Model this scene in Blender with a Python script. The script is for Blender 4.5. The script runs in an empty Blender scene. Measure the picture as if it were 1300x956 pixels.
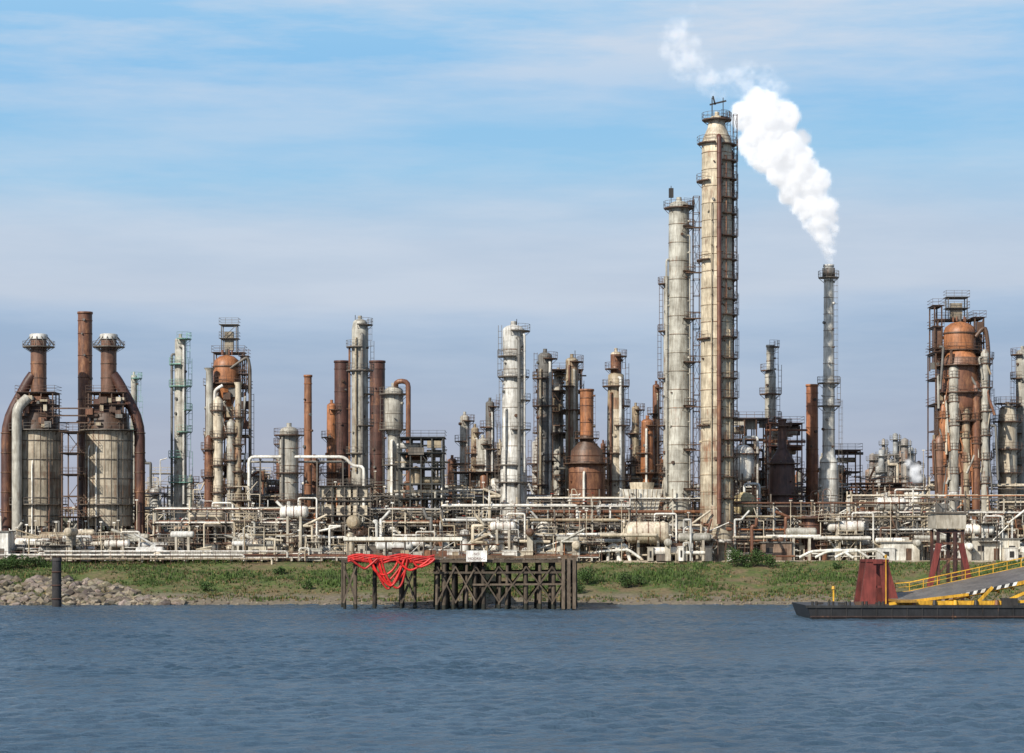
import bpy, math, random
import numpy as np
from mathutils import Vector, noise
R=random.Random(11)
F=3000.0; H=10.0; HY=685.0; G=6.4
# pixel helpers: image pixel column/row at an assumed distance -> metres in the world
def X(px,d): return (px-650)*d/F
def Z(py,d): return H+(HY-py)*d/F
pi=math.pi
scene=bpy.context.scene
# ---------------------------------------------------------------- palette (r,g,b,rust)
GREY=(.40,.385,.34,.32); TAN=(.36,.30,.21,.46); SILV=(.56,.555,.53,.14); WHITE=(.76,.74,.69,.12)
DGREY=(.15,.145,.135,.36); RUST=(.16,.068,.04,.7); ORNG=(.38,.155,.065,.55); BROWN=(.105,.06,.038,.45)
DARK=(.035,.032,.03,.25); TEAL=(.22,.42,.36,.1); YEL=(.66,.37,.03,.12); RED=(.55,.02,.015,0)
STEEL=(.14,.12,.10,.4); DRUST=(.085,.038,.028,.5); WOOD=(.075,.058,.043,0); CONC=(.46,.42,.35,.10)
LTAN=(.56,.49,.38,.34)
# ---------------------------------------------------------------- materials
def nt(name):
    m=bpy.data.materials.new(name); m.use_nodes=True
    return m,m.node_tree.nodes,m.node_tree.links,m.node_tree.nodes['Principled BSDF']
def mathn(n,l,op,a,b=None,c=None,clamp=False):
    x=n.new('ShaderNodeMath'); x.operation=op; x.use_clamp=clamp
    for i,v in enumerate((a,b,c)):
        if v is None: continue
        if isinstance(v,(int,float)): x.inputs[i].default_value=v
        else: l.new(v,x.inputs[i])
    return x.outputs[0]
def mixc(n,l,f,a,b,blend='MIX'):
    x=n.new('ShaderNodeMix'); x.data_type='RGBA'; x.blend_type=blend
    for s,v in ((x.inputs[0],f),(x.inputs[6],a),(x.inputs[7],b)):
        if isinstance(v,(int,float)): s.default_value=v
        elif isinstance(v,tuple): s.default_value=v if len(v)==4 else v+(1,)
        else: l.new(v,s)
    return x.outputs[2]
def noi(n,l,vec,scale,detail=4,rough=.55,stretch=None):
    if stretch:
        mp=n.new('ShaderNodeMapping'); l.new(vec,mp.inputs[0]); mp.inputs['Scale'].default_value=stretch; vec=mp.outputs[0]
    t=n.new('ShaderNodeTexNoise'); t.inputs['Scale'].default_value=scale; t.inputs['Detail'].default_value=detail
    t.inputs['Roughness'].default_value=rough; l.new(vec,t.inputs['Vector']); return t.outputs[0]
def ramp(n,l,f,stops):
    r=n.new('ShaderNodeValToRGB'); l.new(f,r.inputs[0]); e=r.color_ramp.elements
    while len(e)<len(stops): e.new(.5)
    for i,(p,c) in enumerate(stops): e[i].position=p; e[i].color=c if len(c)==4 else tuple(c)+(1,)
    return r.outputs[0]
def weathered(name,rough=.48,metal=0.0,rusty=True,bump=.15,stretch=(1,1,.12)):
    m,n,l,b=nt(name)
    g=n.new('ShaderNodeNewGeometry').outputs['Position']
    a=n.new('ShaderNodeAttribute'); a.attribute_name='col'
    dirt=noi(n,l,g,.55,5,.6); fine=noi(n,l,g,3.4,5,.68,stretch)
    base=mixc(n,l,1.0,a.outputs['Color'],ramp(n,l,dirt,[(.3,(.62,.59,.55)),(.6,(1.12,1.11,1.08))]),'MULTIPLY')
    base=mixc(n,l,1.0,base,ramp(n,l,fine,[(.32,(.60,.56,.51)),(.6,(1.14,1.14,1.14))]),'MULTIPLY')
    if rusty:
        st=noi(n,l,g,2.0,6,.72,stretch)
        big=noi(n,l,g,.28,3,.5)
        s=mathn(n,l,'ADD',mathn(n,l,'MULTIPLY',st,.65),mathn(n,l,'MULTIPLY',big,.45))
        thr=mathn(n,l,'SUBTRACT',.84,mathn(n,l,'MULTIPLY',a.outputs['Alpha'],.52))
        mask=mathn(n,l,'MULTIPLY',mathn(n,l,'SUBTRACT',s,thr),8,clamp=True)
        rc=ramp(n,l,noi(n,l,g,2.2,5,.7,(1,1,.3)),[(.3,(.06,.027,.018)),(.5,(.185,.08,.04)),(.7,(.40,.20,.095))])
        base=mixc(n,l,mathn(n,l,'MULTIPLY',mask,.82),base,rc)
    l.new(base,b.inputs['Base Color']); b.inputs['Roughness'].default_value=rough; b.inputs['Metallic'].default_value=metal
    bp=n.new('ShaderNodeBump'); bp.inputs['Strength'].default_value=bump; bp.inputs['Distance'].default_value=.08
    l.new(fine,bp.inputs['Height']); l.new(bp.outputs[0],b.inputs['Normal'])
    return m
MW=weathered('weathered_painted_steel'); MT=weathered('tarred_timber',.85,0,False,.6,(1,1,.3))
MP=weathered('marine_paint',.5,0,True,.05); MR=weathered('rubber_hose',.45,0,False,.05)
MST=weathered('riprap_stone',.9,0,False,.5,(1,1,1)); ML=weathered('leaf_foliage',.7,0,False,0,(1,1,1))
MCO=weathered('concrete',.85,0,False,.3,(1,1,.5))
# ---------------------------------------------------------------- mesh builder
class B:
    def __init__(s,name,mat=MW,seed=None):
        s.n=name; s.v=[]; s.f=[]; s.c=[]; s.s=[]; s.mat=mat
    def F(s,idx,col,sm=False,var=0.0):
        if var: k=1+R.uniform(-var,var); col=(col[0]*k,col[1]*k*(1+R.uniform(-.02,.02)),col[2]*k,col[3])
        s.f.append(idx); s.c.append(col); s.s.append(sm)
    def box(s,c,size,col,var=.08):
        x,y,z=c; a,b,h=size[0]/2,size[1]/2,size[2]/2; o=len(s.v)
        s.v+=[(x+i*a,y+j*b,z+k*h) for k in(-1,1) for j in(-1,1) for i in(-1,1)]
        k=1+R.uniform(-var,var); col=(col[0]*k,col[1]*k,col[2]*k,col[3])
        for q in((0,2,3,1),(4,5,7,6),(0,1,5,4),(2,6,7,3),(0,4,6,2),(1,3,7,5)): s.F(tuple(o+i for i in q),col)
    def cyl(s,p0,p1,r,r1=None,col=GREY,seg=8,caps=True,var=0.0):
        p0=Vector(p0);p1=Vector(p1); d=p1-p0
        if d.length<1e-5: return
        d.normalize(); r1=r if r1 is None else r1
        a=d.cross(Vector((0,0,1))) if abs(d.z)<.99 else Vector((1,0,0))
        a.normalize(); b=d.cross(a); ph=pi/4 if seg==4 else 0; o=len(s.v)
        if seg==4: r*=1.2; r1*=1.2
        for p,q in((p0,r),(p1,r1)):
            for i in range(seg):
                t=ph+2*pi*i/seg; s.v.append(tuple(p+a*(q*math.cos(t))+b*(q*math.sin(t))))
        k=1+R.uniform(-.1,.1); cc=(col[0]*k,col[1]*k,col[2]*k,col[3])
        for i in range(seg):
            j=(i+1)%seg; s.F((o+i,o+j,o+seg+j,o+seg+i),cc,seg>4,var)
        if caps:
            o2=len(s.v); s.v+=s.v[o:o+2*seg]
            s.F(tuple(o2+i for i in reversed(range(seg))),cc); s.F(tuple(o2+seg+i for i in range(seg)),cc)
    def bar(s,p0,p1,w,col): s.cyl(p0,p1,w/2,None,col,4,False)
    def path(s,pts,r,col,seg=8,bend=None):
        pts=[Vector(p) for p in pts]; bend=bend or r*2.2; out=[pts[0]]
        for i in range(1,len(pts)-1):
            a=pts[i-1]-pts[i]; c=pts[i+1]-pts[i]; k=min(bend,a.length*.45,c.length*.45)
            a=pts[i]+a.normalized()*k; c=pts[i]+c.normalized()*k
            for t in(0,.33,.67,1): out.append(a*(1-t)**2+pts[i]*2*t*(1-t)+c*t*t)
        out.append(pts[-1]); o=len(s.v); pa=None; n=len(out)
        for i,p in enumerate(out):
            d=(out[min(i+1,n-1)]-out[max(i-1,0)]).normalized()
            if pa is None: pa=d.cross(Vector((.3,.2,1)).normalized()).normalized()
            pa=(pa-d*pa.dot(d)).normalized(); b=d.cross(pa)
            for j in range(seg):
                t=2*pi*j/seg; s.v.append(tuple(p+pa*(r*math.cos(t))+b*(r*math.sin(t))))
        k=1+R.uniform(-.1,.1); cc=(col[0]*k,col[1]*k,col[2]*k,col[3])
        for i in range(n-1):
            for j in range(seg):
                q=(j+1)%seg; s.F((o+i*seg+j,o+i*seg+q,o+(i+1)*seg+q,o+(i+1)*seg+j),cc,True)
    def rev(s,cx,cy,prof,col,seg=24,var=.10,dz=1.7,cols=None):
        """revolve (r,z) profile from top to bottom; sheets of cladding get their own tone"""
        P=[]
        for i in range(len(prof)-1):
            (r0,z0),(r1,z1)=prof[i],prof[i+1]; k=max(1,int(abs(z1-z0)/dz)); c=cols[i] if cols else col
            for j in range(k): P.append((r0+(r1-r0)*j/k,z0+(z1-z0)*j/k,c))
        P.append((prof[-1][0],prof[-1][1],col)); o=len(s.v)
        for r,z,_ in P:
            for i in range(seg): t=2*pi*i/seg; s.v.append((cx+r*math.cos(t),cy+r*math.sin(t),z))
        for k in range(len(P)-1):
            c=P[k][2]; rr=1+R.uniform(-var,var)*.9; ru=R.uniform(-.12,.22)
            cc=(c[0]*rr,c[1]*rr,c[2]*rr,max(0,c[3]+ru*(c[3]>.05)))
            for i in range(0,seg,2):
                kk=1+R.uniform(-var,var)*.6; c2=(cc[0]*kk,cc[1]*kk,cc[2]*kk,cc[3])
                for q in(i,i+1):
                    j=(q+1)%seg; s.F((o+k*seg+q,o+(k+1)*seg+q,o+(k+1)*seg+j,o+k*seg+j),c2,True)
        if prof[0][0]>.05:
            o2=len(s.v); s.v+=s.v[o:o+seg]; s.F(tuple(range(o2,o2+seg)),DARK)
    def dome(s,cx,cy,z,r,h,col,seg=20,up=1):
        s.rev(cx,cy,[(r*math.sin(a*pi/2/5)+.001,z+up*h*math.cos(a*pi/2/5)) for a in range(6)],col,seg,.05,99)
    def hoop(s,cx,cy,z,r,w,h,col,seg=24):
        s.rev(cx,cy,[(r-.02,z+h/2),(r+w,z+h/2),(r+w,z-h/2),(r-.02,z-h/2)],col,seg,.05,99)
    def plat(s,cx,cy,z,r,w=1.0,a0=-180,a1=180,col=BROWN,rail=1.1):
        n=max(4,int((a1-a0)/24)); A=[math.radians(a0+(a1-a0)*i/n) for i in range(n+1)]
        def pt(q,t,zz): return (cx+q*math.cos(t),cy+q*math.sin(t),zz)
        for i in range(n):
            t,u=A[i],A[i+1]; o=len(s.v)
            s.v+=[pt(r,t,z),pt(r+w,t,z),pt(r+w,u,z),pt(r,u,z),pt(r,t,z-.18),pt(r+w,t,z-.18),pt(r+w,u,z-.18),pt(r,u,z-.18)]
            s.F((o,o+1,o+2,o+3),col);s.F((o+7,o+6,o+5,o+4),col);s.F((o+1,o+5,o+6,o+2),col,False,.2)
            for q in(.55,1.1): s.bar(pt(r+w,t,z+q*rail/1.1),pt(r+w,u,z+q*rail/1.1),.06,col)
        for t in A:
            s.bar(pt(r+w,t,z),pt(r+w,t,z+rail),.06,col)
        for t in A[::2]: s.bar(pt(r,t,z-1.0),pt(r+w,t,z-.1),.09,col)
    def ladder(s,cx,cy,r,ang,z0,z1,col=STEEL):
        t=math.radians(ang); u=Vector((math.cos(t),math.sin(t),0)); v=Vector((-u.y,u.x,0)); c=Vector((cx,cy,0))
        L=[c+u*(r+.15)+v*.28,c+u*(r+.15)-v*.28,c+u*(r+.75)-v*.28,c+u*(r+.75)+v*.28]; up=Vector((0,0,1))
        for p in L: s.bar(p+up*z0,p+up*z1,.05,col)
        z=z0
        while z<z1:
            for i in range(4): s.bar(L[i]+up*z,L[(i+1)%4]+up*z,.04,col)
            z+=1.1
    def frame(s,x0,x1,y0,y1,z0,z1,nx,ny,nz,w=.28,col=STEEL,brace=.3,floor=.5,rail=True):
        xs=[x0+(x1-x0)*i/nx for i in range(nx+1)]; ys=[y0+(y1-y0)*i/ny for i in range(ny+1)]; zs=[z0+(z1-z0)*i/nz for i in range(nz+1)]
        for x in xs:
            for y in ys: s.bar((x,y,z0),(x,y,z1),w,col)
        for z in zs[1:]:
            for y in ys: s.bar((x0,y,z),(x1,y,z),w*.9,col)
            for x in xs: s.bar((x,y0,z),(x,y1,z),w*.9,col)
            if R.random()<floor:
                s.box(((x0+x1)/2,(y0+y1)/2,z+.16),(x1-x0+.8,y1-y0+.8,.08),col)
                if rail:
                    a,b,c,d=x0-.4,x1+.4,y0-.4,y1+.4
                    for q in(.75,1.3):
                        for p in(((a,c,z+q),(b,c,z+q)),((a,d,z+q),(b,d,z+q)),((a,c,z+q),(a,d,z+q)),((b,c,z+q),(b,d,z+q))): s.bar(p[0],p[1],.06,col)
                    k=int((b-a)/1.5)+1
                    for i in range(k+1): s.bar((a+(b-a)*i/k,c,z),(a+(b-a)*i/k,c,z+1.3),.06,col)
        for zi in range(nz):
            for xi in range(nx):
                if R.random()<brace:
                    y=R.choice(ys); s.bar((xs[xi],y,zs[zi]),(xs[xi+1],y,zs[zi+1]),w*.55,col)
                    if R.random()<.6: s.bar((xs[xi+1],y,zs[zi]),(xs[xi],y,zs[zi+1]),w*.55,col)
    def drum(s,c,L,r,col,axis='x',legs=0):
        c=Vector(c); u=Vector((1,0,0)) if axis=='x' else Vector((0,1,0))
        n=max(2,int(L/1.5))
        for i in range(n): s.cyl(c+u*(-L/2+L*i/n),c+u*(-L/2+L*(i+1)/n),r,None,col,18,False,.06)
        for sg in(-1,1):
            pr=[(r,0),(r*.9,r*.28),(r*.6,r*.5),(.02,r*.6)]
            for (ra,ha),(rb,hb) in zip(pr,pr[1:]): s.cyl(c+u*sg*(L/2+ha),c+u*sg*(L/2+hb),ra,rb,col,18,False)
        if legs:
            for q in(-.3,.3): s.box((c.x+u.x*L*q,c.y+u.y*L*q,(c.z-r*.7+legs)/2),(.4 if axis=='x' else r*1.4,.4 if axis=='y' else r*1.4,c.z-r*.7-legs),CONC)
    def done(s,parent=None,origin=None):
        if not s.v: return None
        if origin is None:
            xs=[v[0] for v in s.v]; ys=[v[1] for v in s.v]; origin=((min(xs)+max(xs))/2,(min(ys)+max(ys))/2,min(v[2] for v in s.v))
        if parent is not None: origin=tuple(parent.location)
        ox,oy,oz=origin
        me=bpy.data.meshes.new(s.n); me.from_pydata([(a-ox,b-oy,c-oz) for a,b,c in s.v],[],s.f)
        at=me.color_attributes.new('col','FLOAT_COLOR','CORNER'); data=[]
        for f,c in zip(s.f,s.c): data+=list(c)*len(f)
        at.data.foreach_set('color',data); me.polygons.foreach_set('use_smooth',s.s)
        me.materials.append(s.mat); me.update()
        o=bpy.data.objects.new(s.n,me); scene.collection.objects.link(o)
        if parent is not None: o.parent=parent
        else: o.location=origin
        return o
# ---------------------------------------------------------------- terrain
PR=[(-500,-9),(-60,-6),(0,0),(4,.75),(10,1.7),(19,3.2),(34,6.05),(39,6.4),(9e9,6.4)]
def shore(x): return 361+1.6*noise.noise(Vector((x*.03,0,3)))+1.0*noise.noise(Vector((x*.15,0,7)))
def terr(x,y):
    s=y-shore(x) if y>300 else y-361
    for (a,z0),(b,z1) in zip(PR,PR[1:]):
        if s<=b: z=z0+(z1-z0)*(s-a)/(b-a) if s>a else z0; break
    if 0<s<60: z+=(.35*noise.noise(Vector((x*.12,y*.12,0)))+.16*noise.noise(Vector((x*.5,y*.5,1))))*min(1,s/8)*(1 if s<36 else max(0,(44-s)/8) if s<44 else 0)
    return z
xs=[-9000,-4000,-1500,-600,-250]+[-130+i*1.3 for i in range(201)]+[250,600,1500,4000,9000]
ys=[-3000,-800,0,200,320,350]+[355+i*.9 for i in range(62)]+[430,500,700,1200,2500,6000,14000]
vs=[(x,y,terr(x,y)) for y in ys for x in xs]; nx=len(xs)
fs=[(j*nx+i,j*nx+i+1,(j+1)*nx+i+1,(j+1)*nx+i) for j in range(len(ys)-1) for i in range(nx-1)]
me=bpy.data.meshes.new('ground'); me.from_pydata(vs,[],fs); me.polygons.foreach_set('use_smooth',[True]*len(fs))
ground=bpy.data.objects.new('ground',me); scene.collection.objects.link(ground)
m,n,l,b=nt('river_bank_soil_and_grass')
g=n.new('ShaderNodeNewGeometry').outputs['Position']; sp=n.new('ShaderNodeSeparateXYZ'); l.new(g,sp.inputs[0])
n1=noi(n,l,g,.22,6,.65); n2=noi(n,l,g,1.6,6,.7)
zz=mathn(n,l,'ADD',sp.outputs[2],mathn(n,l,'MULTIPLY',mathn(n,l,'SUBTRACT',n1,.5),2.2))
green=ramp(n,l,n2,[(.3,(.035,.055,.012)),(.5,(.08,.115,.022)),(.7,(.17,.16,.05))])
dry=ramp(n,l,n2,[(.3,(.10,.07,.035)),(.7,(.24,.18,.09))])
mud=ramp(n,l,n2,[(.3,(.10,.08,.055)),(.7,(.27,.22,.15))])
grav=ramp(n,l,n2,[(.3,(.10,.085,.07)),(.7,(.26,.225,.17))])
gc=mixc(n,l,ramp(n,l,n1,[(.42,(0,0,0)),(.60,(1,1,1))]),green,dry)
c1=mixc(n,l,mathn(n,l,'MULTIPLY',mathn(n,l,'SUBTRACT',zz,1.1),1.5,clamp=True),mud,gc)
c2=mixc(n,l,mathn(n,l,'MULTIPLY',mathn(n,l,'SUBTRACT',sp.outputs[1],402),.4,clamp=True),c1,grav)
l.new(c2,b.inputs['Base Color']); b.inputs['Roughness'].default_value=.95
bp=n.new('ShaderNodeBump'); bp.inputs['Strength'].default_value=.6; bp.inputs['Distance'].default_value=.2; l.new(n2,bp.inputs['Height']); l.new(bp.outputs[0],b.inputs['Normal'])
me.materials.append(m)
# water: real wave geometry in the reach in front of the plant, flat sheet far away
rs=np.random.RandomState(4)
wx=np.arange(-112,112.01,.36); wy=[96.0]
while wy[-1]<370: wy.append(wy[-1]+.24+.18*(wy[-1]-96)/270)
wy=np.array(wy); GX,GY=np.meshgrid(wx,wy); HZ=np.zeros_like(GX)
for i in range(54):
    lam=np.exp(rs.uniform(np.log(.85),np.log(3.6))); th=rs.normal(math.radians(-78),.50); k=2*pi/lam
    amp=.0085*lam**.8*rs.uniform(.5,1.3); ph=rs.uniform(0,6.28)
    wob=.9*np.sin(GX*rs.uniform(.03,.14)+rs.uniform(0,6))+.9*np.sin(GY*rs.uniform(.03,.14)+rs.uniform(0,6))
    HZ+=amp*np.sin(k*(GX*math.cos(th)+GY*math.sin(th))+ph+wob*2.0)
gust=.9+.35*np.sin(GX*.05+GY*.09+1)*np.sin(GX*.021-GY*.043)
fade=np.clip((GX+112)/8,0,1)*np.clip((112-GX)/8,0,1)*np.clip((GY-96)/4,0,1)*np.clip((370-GY)/5,0,1)
HZ=HZ*gust*fade
nyw,nxw=GX.shape; co=np.stack([GX,GY,HZ],-1).reshape(-1,3)
idx=np.arange(nyw*nxw).reshape(nyw,nxw); q=np.stack([idx[:-1,:-1],idx[:-1,1:],idx[1:,1:],idx[1:,:-1]],-1).reshape(-1,4)
x0_,x1_,y0_,y1_=wx[0],wx[-1],wy[0],wy[-1]
ext=np.array([(-9000,-3000,0),(9000,-3000,0),(9000,y0_,0),(-9000,y0_,0),(-9000,y0_,0),(x0_,y0_,0),(x0_,y1_,0),(-9000,y1_,0),(x1_,y0_,0),(9000,y0_,0),(9000,y1_,0),(x1_,y1_,0)],float)
nb=len(co); co=np.vstack([co,ext]); q=np.vstack([q,np.arange(12).reshape(3,4)+nb])
me=bpy.data.meshes.new('river_water'); me.vertices.add(len(co)); me.vertices.foreach_set('co',co.ravel()); me.loops.add(q.size); me.loops.foreach_set('vertex_index',q.ravel().astype(np.int32))
me.polygons.add(len(q)); me.polygons.foreach_set('loop_start',np.arange(0,q.size,4,dtype=np.int32)); me.polygons.foreach_set('use_smooth',np.ones(len(q),bool)); me.update(calc_edges=True)
w=bpy.data.objects.new('river_water',me); scene.collection.objects.link(w)
m,n,l,b=nt('rippled_river_water'); me.materials.append(m)
g=n.new('ShaderNodeNewGeometry').outputs['Position']
a2=noi(n,l,g,2.4,4,.66,(.7,1,1)); a3=noi(n,l,g,.03,4,.5,(.5,1.6,1))
bp=n.new('ShaderNodeBump'); bp.inputs['Strength'].default_value=1; bp.inputs['Distance'].default_value=.24
l.new(a2,bp.inputs['Height']); l.new(bp.outputs[0],b.inputs['Normal'])
l.new(ramp(n,l,a3,[(.35,(.045,.080,.115)),(.65,(.065,.105,.145))]),b.inputs['Base Color'])
b.inputs['Roughness'].default_value=.16; b.inputs['IOR'].default_value=1.33
# levee road
rd=B('levee_road',MCO)
for i in range(60):
    x0=X(640,398)+i*2.2
    for a,bb in((398.5,404.5),):
        o=len(rd.v); rd.v+=[(x0,a,6.46),(x0+2.2,a,6.46),(x0+2.2,bb,6.46),(x0,bb,6.46),(x0,a-.8,6.1),(x0+2.2,a-.8,6.1)]
        rd.F((o,o+1,o+2,o+3),(.40,.36,.29,0),False,.04); rd.F((o+4,o+5,o+1,o),(.34,.29,.22,0),False,.04)
rd.done()
# ---------------------------------------------------------------- generic column
def column(name,px,d,prof,col,plats=(),lad=None,head='dome',pipes=(),bands=0,pc=BROWN,cols=None,mast=None,seg=24,skirt=None,done=True,pw=1.0):
    b=B(name); cx=X(px,d); cy=d; s=d/F
    pr=[(hw*s,Z(y,d)) for y,hw in prof]; r0,z0=pr[0]; rb=pr[-1][0]
    if pr[-1][1]>G+.3: pr.append((rb,G))
    else: pr[-1]=(rb,G)
    if cols: cols=list(cols)+[cols[-1]]*(len(pr)-1-len(cols))
    b.rev(cx,cy,pr,col,seg,.14,1.7,cols)
    def rad(z):
        for (ra,za),(rc,zc) in zip(pr,pr[1:]):
            if zc<=z<=za: return ra+(rc-ra)*(za-z)/max(.001,za-zc)
        return r0
    if head=='dome':
        b.dome(cx,cy,z0,r0,r0*.55,col); b.cyl((cx,cy,z0+r0*.3),(cx,cy,z0+r0*.55+.6),.22*r0+.08,None,col)
    elif head=='stack':
        b.hoop(cx,cy,z0-.2,r0,.12,.4,col); b.hoop(cx,cy,z0-1.6,r0,.08,.15,col)
    if bands:
        z=z0-bands
        while z>G+2: b.hoop(cx,cy,z,rad(z),.06,.13,(col[0]*.65,col[1]*.6,col[2]*.55,.5)); z-=bands
    for y,a0,a1 in plats:
        z=Z(y,d); b.plat(cx,cy,z,rad(z),pw,a0,a1,pc)
    # nozzles / manways
    for k in range(int((z0-G)/3)):
        z=G+2+k*3+R.uniform(-1,1)
        if z>z0-1: break
        t=math.radians(R.uniform(-165,-15)); q=rad(z); b.cyl((cx+q*.9*math.cos(t),cy+q*.9*math.sin(t),z),(cx+(q+.35)*math.cos(t),cy+(q+.35)*math.sin(t),z),R.uniform(.12,.3),None,R.choice((col,BROWN,DGREY)),8)
    if lad is not None: 
        lz=[Z(y,d) for y,_,_ in plats]+[G]; lz[0]=max(lz[0],z0-2)
        for i in range(len(lz)-1):
            zt,zb=lz[i]+1.0,lz[i+1]
            b.ladder(cx,cy,rad((zt+zb)/2)+(.3 if i%2 else 0),lad+(9 if i%2 else -9),zb,zt,pc)
    for ang,ytop,ybot,rr,pcol in pipes:
        t=math.radians(ang); zt=Z(ytop,d); zb=max(G,Z(ybot,d)); q=max(rad(zt),rad(zb),rad((zt+zb)/2))+rr*s+.15; r=rr*s
        px_,py_=cx+q*math.cos(t),cy+q*math.sin(t)
        b.path([(cx+rad(zt)*.8*math.cos(t),cy+rad(zt)*.8*math.sin(t),zt),(px_,py_,zt),(px_,py_,zb)],r,pcol,10)
        z=zt-3
        while z>zb: b.hoop(px_,py_,z,r,.05,.12,pcol,10); b.bar((cx,cy,z),(px_,py_,z),.12,pcol); z-=4.2
    if mast:
        b.bar((cx+mast[0]*s,cy,z0),(cx+mast[0]*s,cy,Z(mast[1],d)),.14,DARK)
    return b.done() if done else b
def P(ys,side='r'):
    out=[]
    for i,y in enumerate(ys):
        if side=='r': a=(-75,80)
        elif side=='l': a=(110,255)
        elif side=='f': a=(-180,180)
        else: a=[(-100,60),(130,280),(-180,180),(-60,40)][i%4]
        out.append((y,)+a)
    return out
# ---------------------------------------------------------------- twin process heaters (left)
def heater(cx_px,d,side,frontduct):
    b=B('process_heater'); s=d/F; cx=X(cx_px,d); cy=d; z=lambda y:Z(y,d)
    HC=(.40,.35,.27,.38)
    b.rev(cx,cy,[(30*s,z(548)),(30*s,z(668))],HC,36,.16,2.2)
    for i in range(24):
        t=2*pi*i/24; q=30*s+.04; b.bar((cx+q*math.cos(t),cy+q*math.sin(t),z(668)),(cx+q*math.cos(t),cy+q*math.sin(t),z(548)),.11,(.22,.17,.12,.5))
    for y in(560,584,608,632,655): b.hoop(cx,cy,z(y),30*s,.14,.16,STEEL,36)
    for i in range(10):
        t=2*pi*i/10; b.bar((cx+27*s*math.cos(t),cy+27*s*math.sin(t),G),(cx+27*s*math.cos(t),cy+27*s*math.sin(t),z(666)),.4,BROWN)
    b.plat(cx,cy,z(546),30*s-.1,1.2,-180,180,STEEL); b.plat(cx,cy,z(640),30*s,1.0,-180,180,STEEL)
    b.rev(cx,cy,[(24*s,z(525)),(27*s,z(547))],BROWN,24)
    b.frame(cx-22*s,cx+22*s,cy-3,cy+3,z(546),z(500),3,2,3,.24,BROWN,.5,.9)
    b.box((cx,cy,z(525)),(34*s,4.2,36*s),DRUST)
    for k in range(14): 
        xx=cx+R.uniform(-20,20)*s; zz=z(R.uniform(505,545)); b.box((xx,cy-3-R.random(),zz),(R.uniform(.4,1.4),.8,R.uniform(.4,1.2)),R.choice((BROWN,TAN,DGREY,RUST,LTAN)))
    b.rev(cx,cy,[(11*s,z(498)),(16*s,z(512))],RUST)
    b.rev(cx,cy,[(10*s,z(432)),(10*s,z(500))],(.17,.09,.06,.5),20,.08)
    for y in(445,462,480): b.hoop(cx,cy,z(y),10*s,.06,.14,BROWN)
    b.plat(cx,cy,z(440),10*s,1.45,-180,180,STEEL,.9)
    for i in range(12):
        t=2*pi*i/12; c,q=math.cos(t),math.sin(t)
        b.bar((cx+20*s*c,cy+20*s*q,z(438)),(cx+9*s*c,cy+9*s*q,z(425)),.12,STEEL)
        b.bar((cx+10*s*c,cy+10*s*q,z(446)),(cx+20*s*c,cy+20*s*q,z(438)),.1,STEEL)
    b.rev(cx,cy,[(9.5*s,z(424)),(11.5*s,z(425)),(11.5*s,z(431))],SILV,20,.05)
    x1=cx+side*40*s
    b.path([(cx+side*6*s,cy-.5,z(476)),(cx+side*12*s,cy-.5,z(484)),(x1,cy-.5,z(535)),(x1,cy-.5,z(690))],6.8*s,DRUST,14,3)
    for y in(550,575,600,625,650): b.hoop(x1,cy-.5,z(y),6.8*s,.08,.2,BROWN,14)
    if frontduct:
        xx=cx-20*s; b.path([(cx-8*s,cy-4,z(507)),(xx,cy-5,z(520)),(xx,cy-5,G)],6.3*s,GREY,14,2)
    b.ladder(cx,cy,30*s,-60,G,z(546),STEEL)
    for k in range(4):
        t=math.radians(R.uniform(-150,-30)); q=31.5*s; b.path([(cx+q*math.cos(t),cy+q*math.sin(t),G),(cx+q*math.cos(t),cy+q*math.sin(t),z(R.uniform(560,620))),(cx+20*s*math.cos(t),cy+20*s*math.sin(t),z(555))],.14,R.choice((WHITE,RUST,DGREY)),6)
    return b.done()
heater(49,422,-1,True); heater(138,422,1,False)
column('smokestack',108,432,[(396,9),(520,9),(640,9)],RUST,(),head='stack',bands=4,cols=[RUST,DRUST])
b=B('duct_bridge'); 
for k in range(3): b.bar((X(70,420),416+k*3,Z(520+k*8,420)),(X(120,420),416+k*3,Z(520+k*8,420)),.3,BROWN)
b.frame(X(84,418),X(104,418),414,420,G,Z(550,418),1,1,6,.25,BROWN,.6,.8); b.done()
column('distillation_column',170,470,[(478,4),(640,5)],GREY,P([480,510,545,590],'a'),0,pc=TEAL)
column('distillation_column',229,430,[(432,7),(650,8.5)],GREY,P([430,462,490,520,548,580,612],'a'),5,pc=TEAL,pipes=[(-60,440,640,1.5,SILV),(200,450,640,1.6,DGREY)])
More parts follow.
